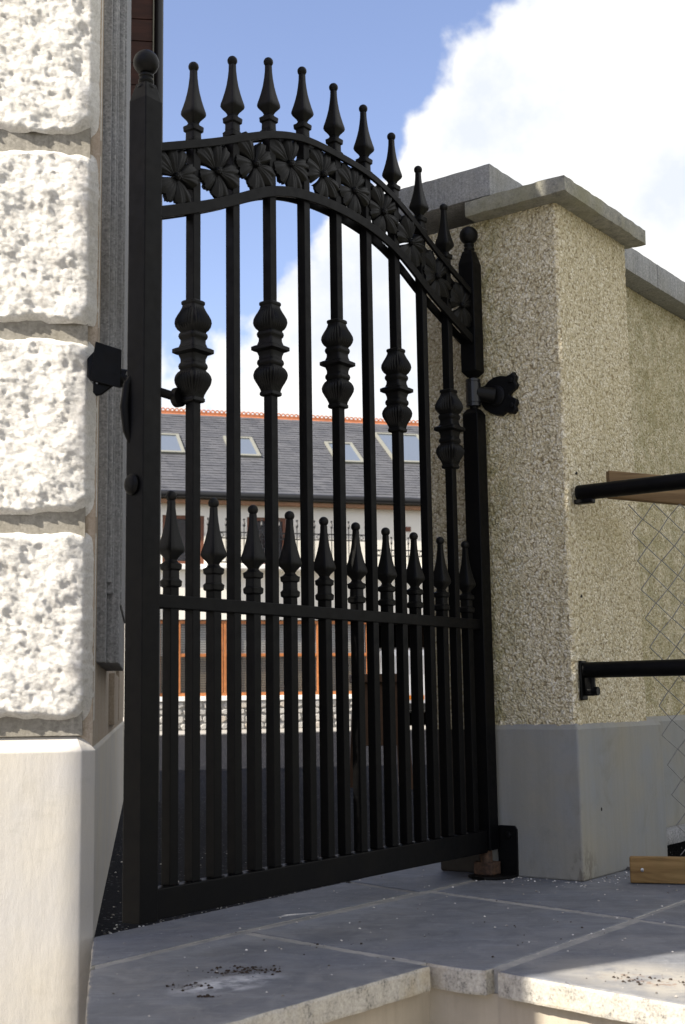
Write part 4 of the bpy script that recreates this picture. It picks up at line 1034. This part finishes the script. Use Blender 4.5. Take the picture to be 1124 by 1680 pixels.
# ------------------------------------------------------------------ van in the passage
vn = thing('parked_van', HO+Vector((math.sin(HAZ)*5.83+0, math.cos(HAZ)*5.83, -.012))+Vector((-math.cos(HAZ)*.35, math.sin(HAZ)*.35, 0)), 'white van parked rear-on in the cream house opening, red and amber tail lamps', 'van', math.pi/2-HAZ)
def rr_ring(y, w_, z0, z1, r, n=5, tw=0):
    pts = []
    for cx_, cz_, a0 in ((w_-r, z0+r, -90), (w_-r-tw, z1-r, 0), (-w_+r+tw, z1-r, 90), (-w_+r, z0+r, 180)):
        for i in range(n): a = R(a0+90*i/(n-1)); pts.append((cx_+r*math.cos(a), y, cz_+r*math.sin(a)))
    return pts
mb = MB(); mb.loft([rr_ring(.0, .84, .42, 1.62, .1, tw=.08), rr_ring(.06, .88, .38, 1.74, .12, tw=.08), rr_ring(.5, .9, .30, 1.80, .12, tw=.08), rr_ring(2.9, .9, .30, 1.80, .12, tw=.08), rr_ring(3.4, .89, .30, 1.35, .12, tw=.05), rr_ring(4.0, .86, .32, 1.0, .12)])
obj('body', mb.mesh('body', M['van_white'], smooth=35), vn)
boxo('rear_window', M['glass'], (-.70, -.012, 1.17), (-.03, .02, 1.60), vn, .01); boxo('rear_window', M['glass'], (.03, -.012, 1.17), (.70, .02, 1.60), vn, .01)
for s_ in (-1, 1):
    a, b = sorted((s_*.74, s_*.86))
    tl = boxo('tail_lamp', M['red'], (a, -.03, .70), (b, .05, .90), vn, .01); boxo('indicator', M['amber'], (a, -.03, .902), (b, .05, 1.0), tl, .005)
    for y in (.75, 3.25):
        mb = MB(); a0, a1 = sorted((s_*.72, s_*.90)); mb.loft([[(xx, y+r*math.cos(t), .31+r*math.sin(t)) for t in [2*math.pi*i/20 for i in range(20)]] for xx, r in ((a0, .29), (a0+.01, .31), (a1-.01, .31), (a1, .29))]); obj('wheel', mb.mesh('wheel', M['black_plastic'], smooth=40), vn)
boxo('bumper', M['black_plastic'], (-.86, -.06, .36), (.86, .05, .52), vn, .02); boxo('number_plate', M['amber'], (-.26, -.03, .60), (.26, -.005, .70), vn)

# ------------------------------------------------------------------ dark timber trestle in the yard
ts = thing('work_trestle', (.24, 9.35, -.012), 'dark brown timber work trestle standing in the shaded yard behind the gate', 'trestle', R(8))
boxo('top_board', M['dark_board'], (-.19, -.16, .74), (.19, .16, .80), ts, .006)
boxo('side_board', M['dark_board'], (-.165, -.125, .30), (.165, -.10, .738), ts, .006); boxo('side_board', M['dark_board'], (-.165, .10, .30), (.165, .125, .738), ts, .006)
for sx in (-1, 1):
    for sy in (-1, 1):
        mb = MB(); mb.obox((sx*.165, sy*.135, .37), (1, 0, 0), (0, 1, 0), (sx*.05, sy*.07, -1), .022, .018, .375); obj('leg', mb.mesh('leg', M['dark_board']), ts)

# ------------------------------------------------------------------ grit and soil lying about
rg = random.Random(21); mb = MB()
def pebble(x, y, z, r):
    a = rg.uniform(0, 6.28); v_ = []
    for i in range(6):
        t = a+i*math.pi/3; q = r*rg.uniform(.7, 1.15); v_.append((x+q*math.cos(t), y+q*math.sin(t)*.8, z+.0002))
    v_ += [(x+(vx-x)*.55, y+(vy-y)*.55, z+r*rg.uniform(.5, .8)) for vx, vy, _ in v_]
    mb.add(v_, [(i, (i+1) % 6, 6+(i+1) % 6, 6+i) for i in range(6)]+[(6, 7, 8, 9, 10, 11)])
def inpoly(x, y, P):
    c_ = False
    for i in range(len(P)):
        (x1, y1), (x2, y2) = P[i-1], P[i]
        if (y1 > y) != (y2 > y) and x < (x2-x1)*(y-y1)/(y2-y1)+x1: c_ = not c_
    return c_
cnt = 0
while cnt < 330:
    x, y = rg.uniform(-.6, 1.4), rg.uniform(2.4, 4.9)
    if inpoly(x, y, bedpoly): pebble(x, y, .001, rg.choice((.0012, .0016, .002, .003, .004))); cnt += 1
for i in range(150):    # drift of dash chips under the pillar
    t = rg.random(); d = abs(rg.gauss(0, .09)); p = gw(1.695-d*.7, -.05+.40*t+d*.3, 0) if rg.random() < .5 else gw(1.70+.35*t, .345+d, 0)
    pebble(p.x, p.y, .001, rg.choice((.0012, .0018, .0026, .004)))
for i in range(260):    # along the asphalt edge behind the gate
    g = rg.uniform(-.1, 1.6); p = gw(g, -.32-abs(rg.gauss(0, .05)), 0); 
    if (p-BO).dot(ef) < -.03 and not inpoly(p.x, p.y, bedpoly): pebble(p.x, p.y, -.0115, rg.choice((.002, .003, .004)))
for i in range(700):
    g = rg.uniform(-.6, 1.9); mm = -.36-rg.random()**1.5*2.6; p = gw(g, mm, 0); 
    if (p-BO).dot(ef) < -.02: pebble(p.x, p.y, -.0115, rg.choice((.0025, .0035, .005)))
for i in range(160):    # gravel by the wall
    pebble(rg.uniform(1.1, 1.5), rg.uniform(4.5, 4.75), .013, rg.choice((.005, .009, .013)))
tag(obj('loose_grit', mb.mesh('loose_grit', M['grit']), kind='stuff'), 'pale stone chips and grit scattered on the paving and asphalt', 'grit')
mb = MB()
for cx_, cy_, n_, sp in ((-.235, 3.085, 90, .045), (-.35, 2.93, 30, .03), (-.30, 2.83, 22, .012), (.64, 2.93, 40, .06), (.0, 3.40, 8, .05), (.5, 3.55, 10, .2), (.1, 3.3, 8, .2)):
    for i in range(n_): pebble(cx_+rg.gauss(0, sp), cy_+rg.gauss(0, sp*.55), .0008, rg.choice((.0015, .002, .003, .0045)))
tag(obj('soil_crumbs', mb.mesh('soil_crumbs', M['soil']), kind='stuff'), 'dark crumbs of soil trodden onto the front paving slab', 'soil')
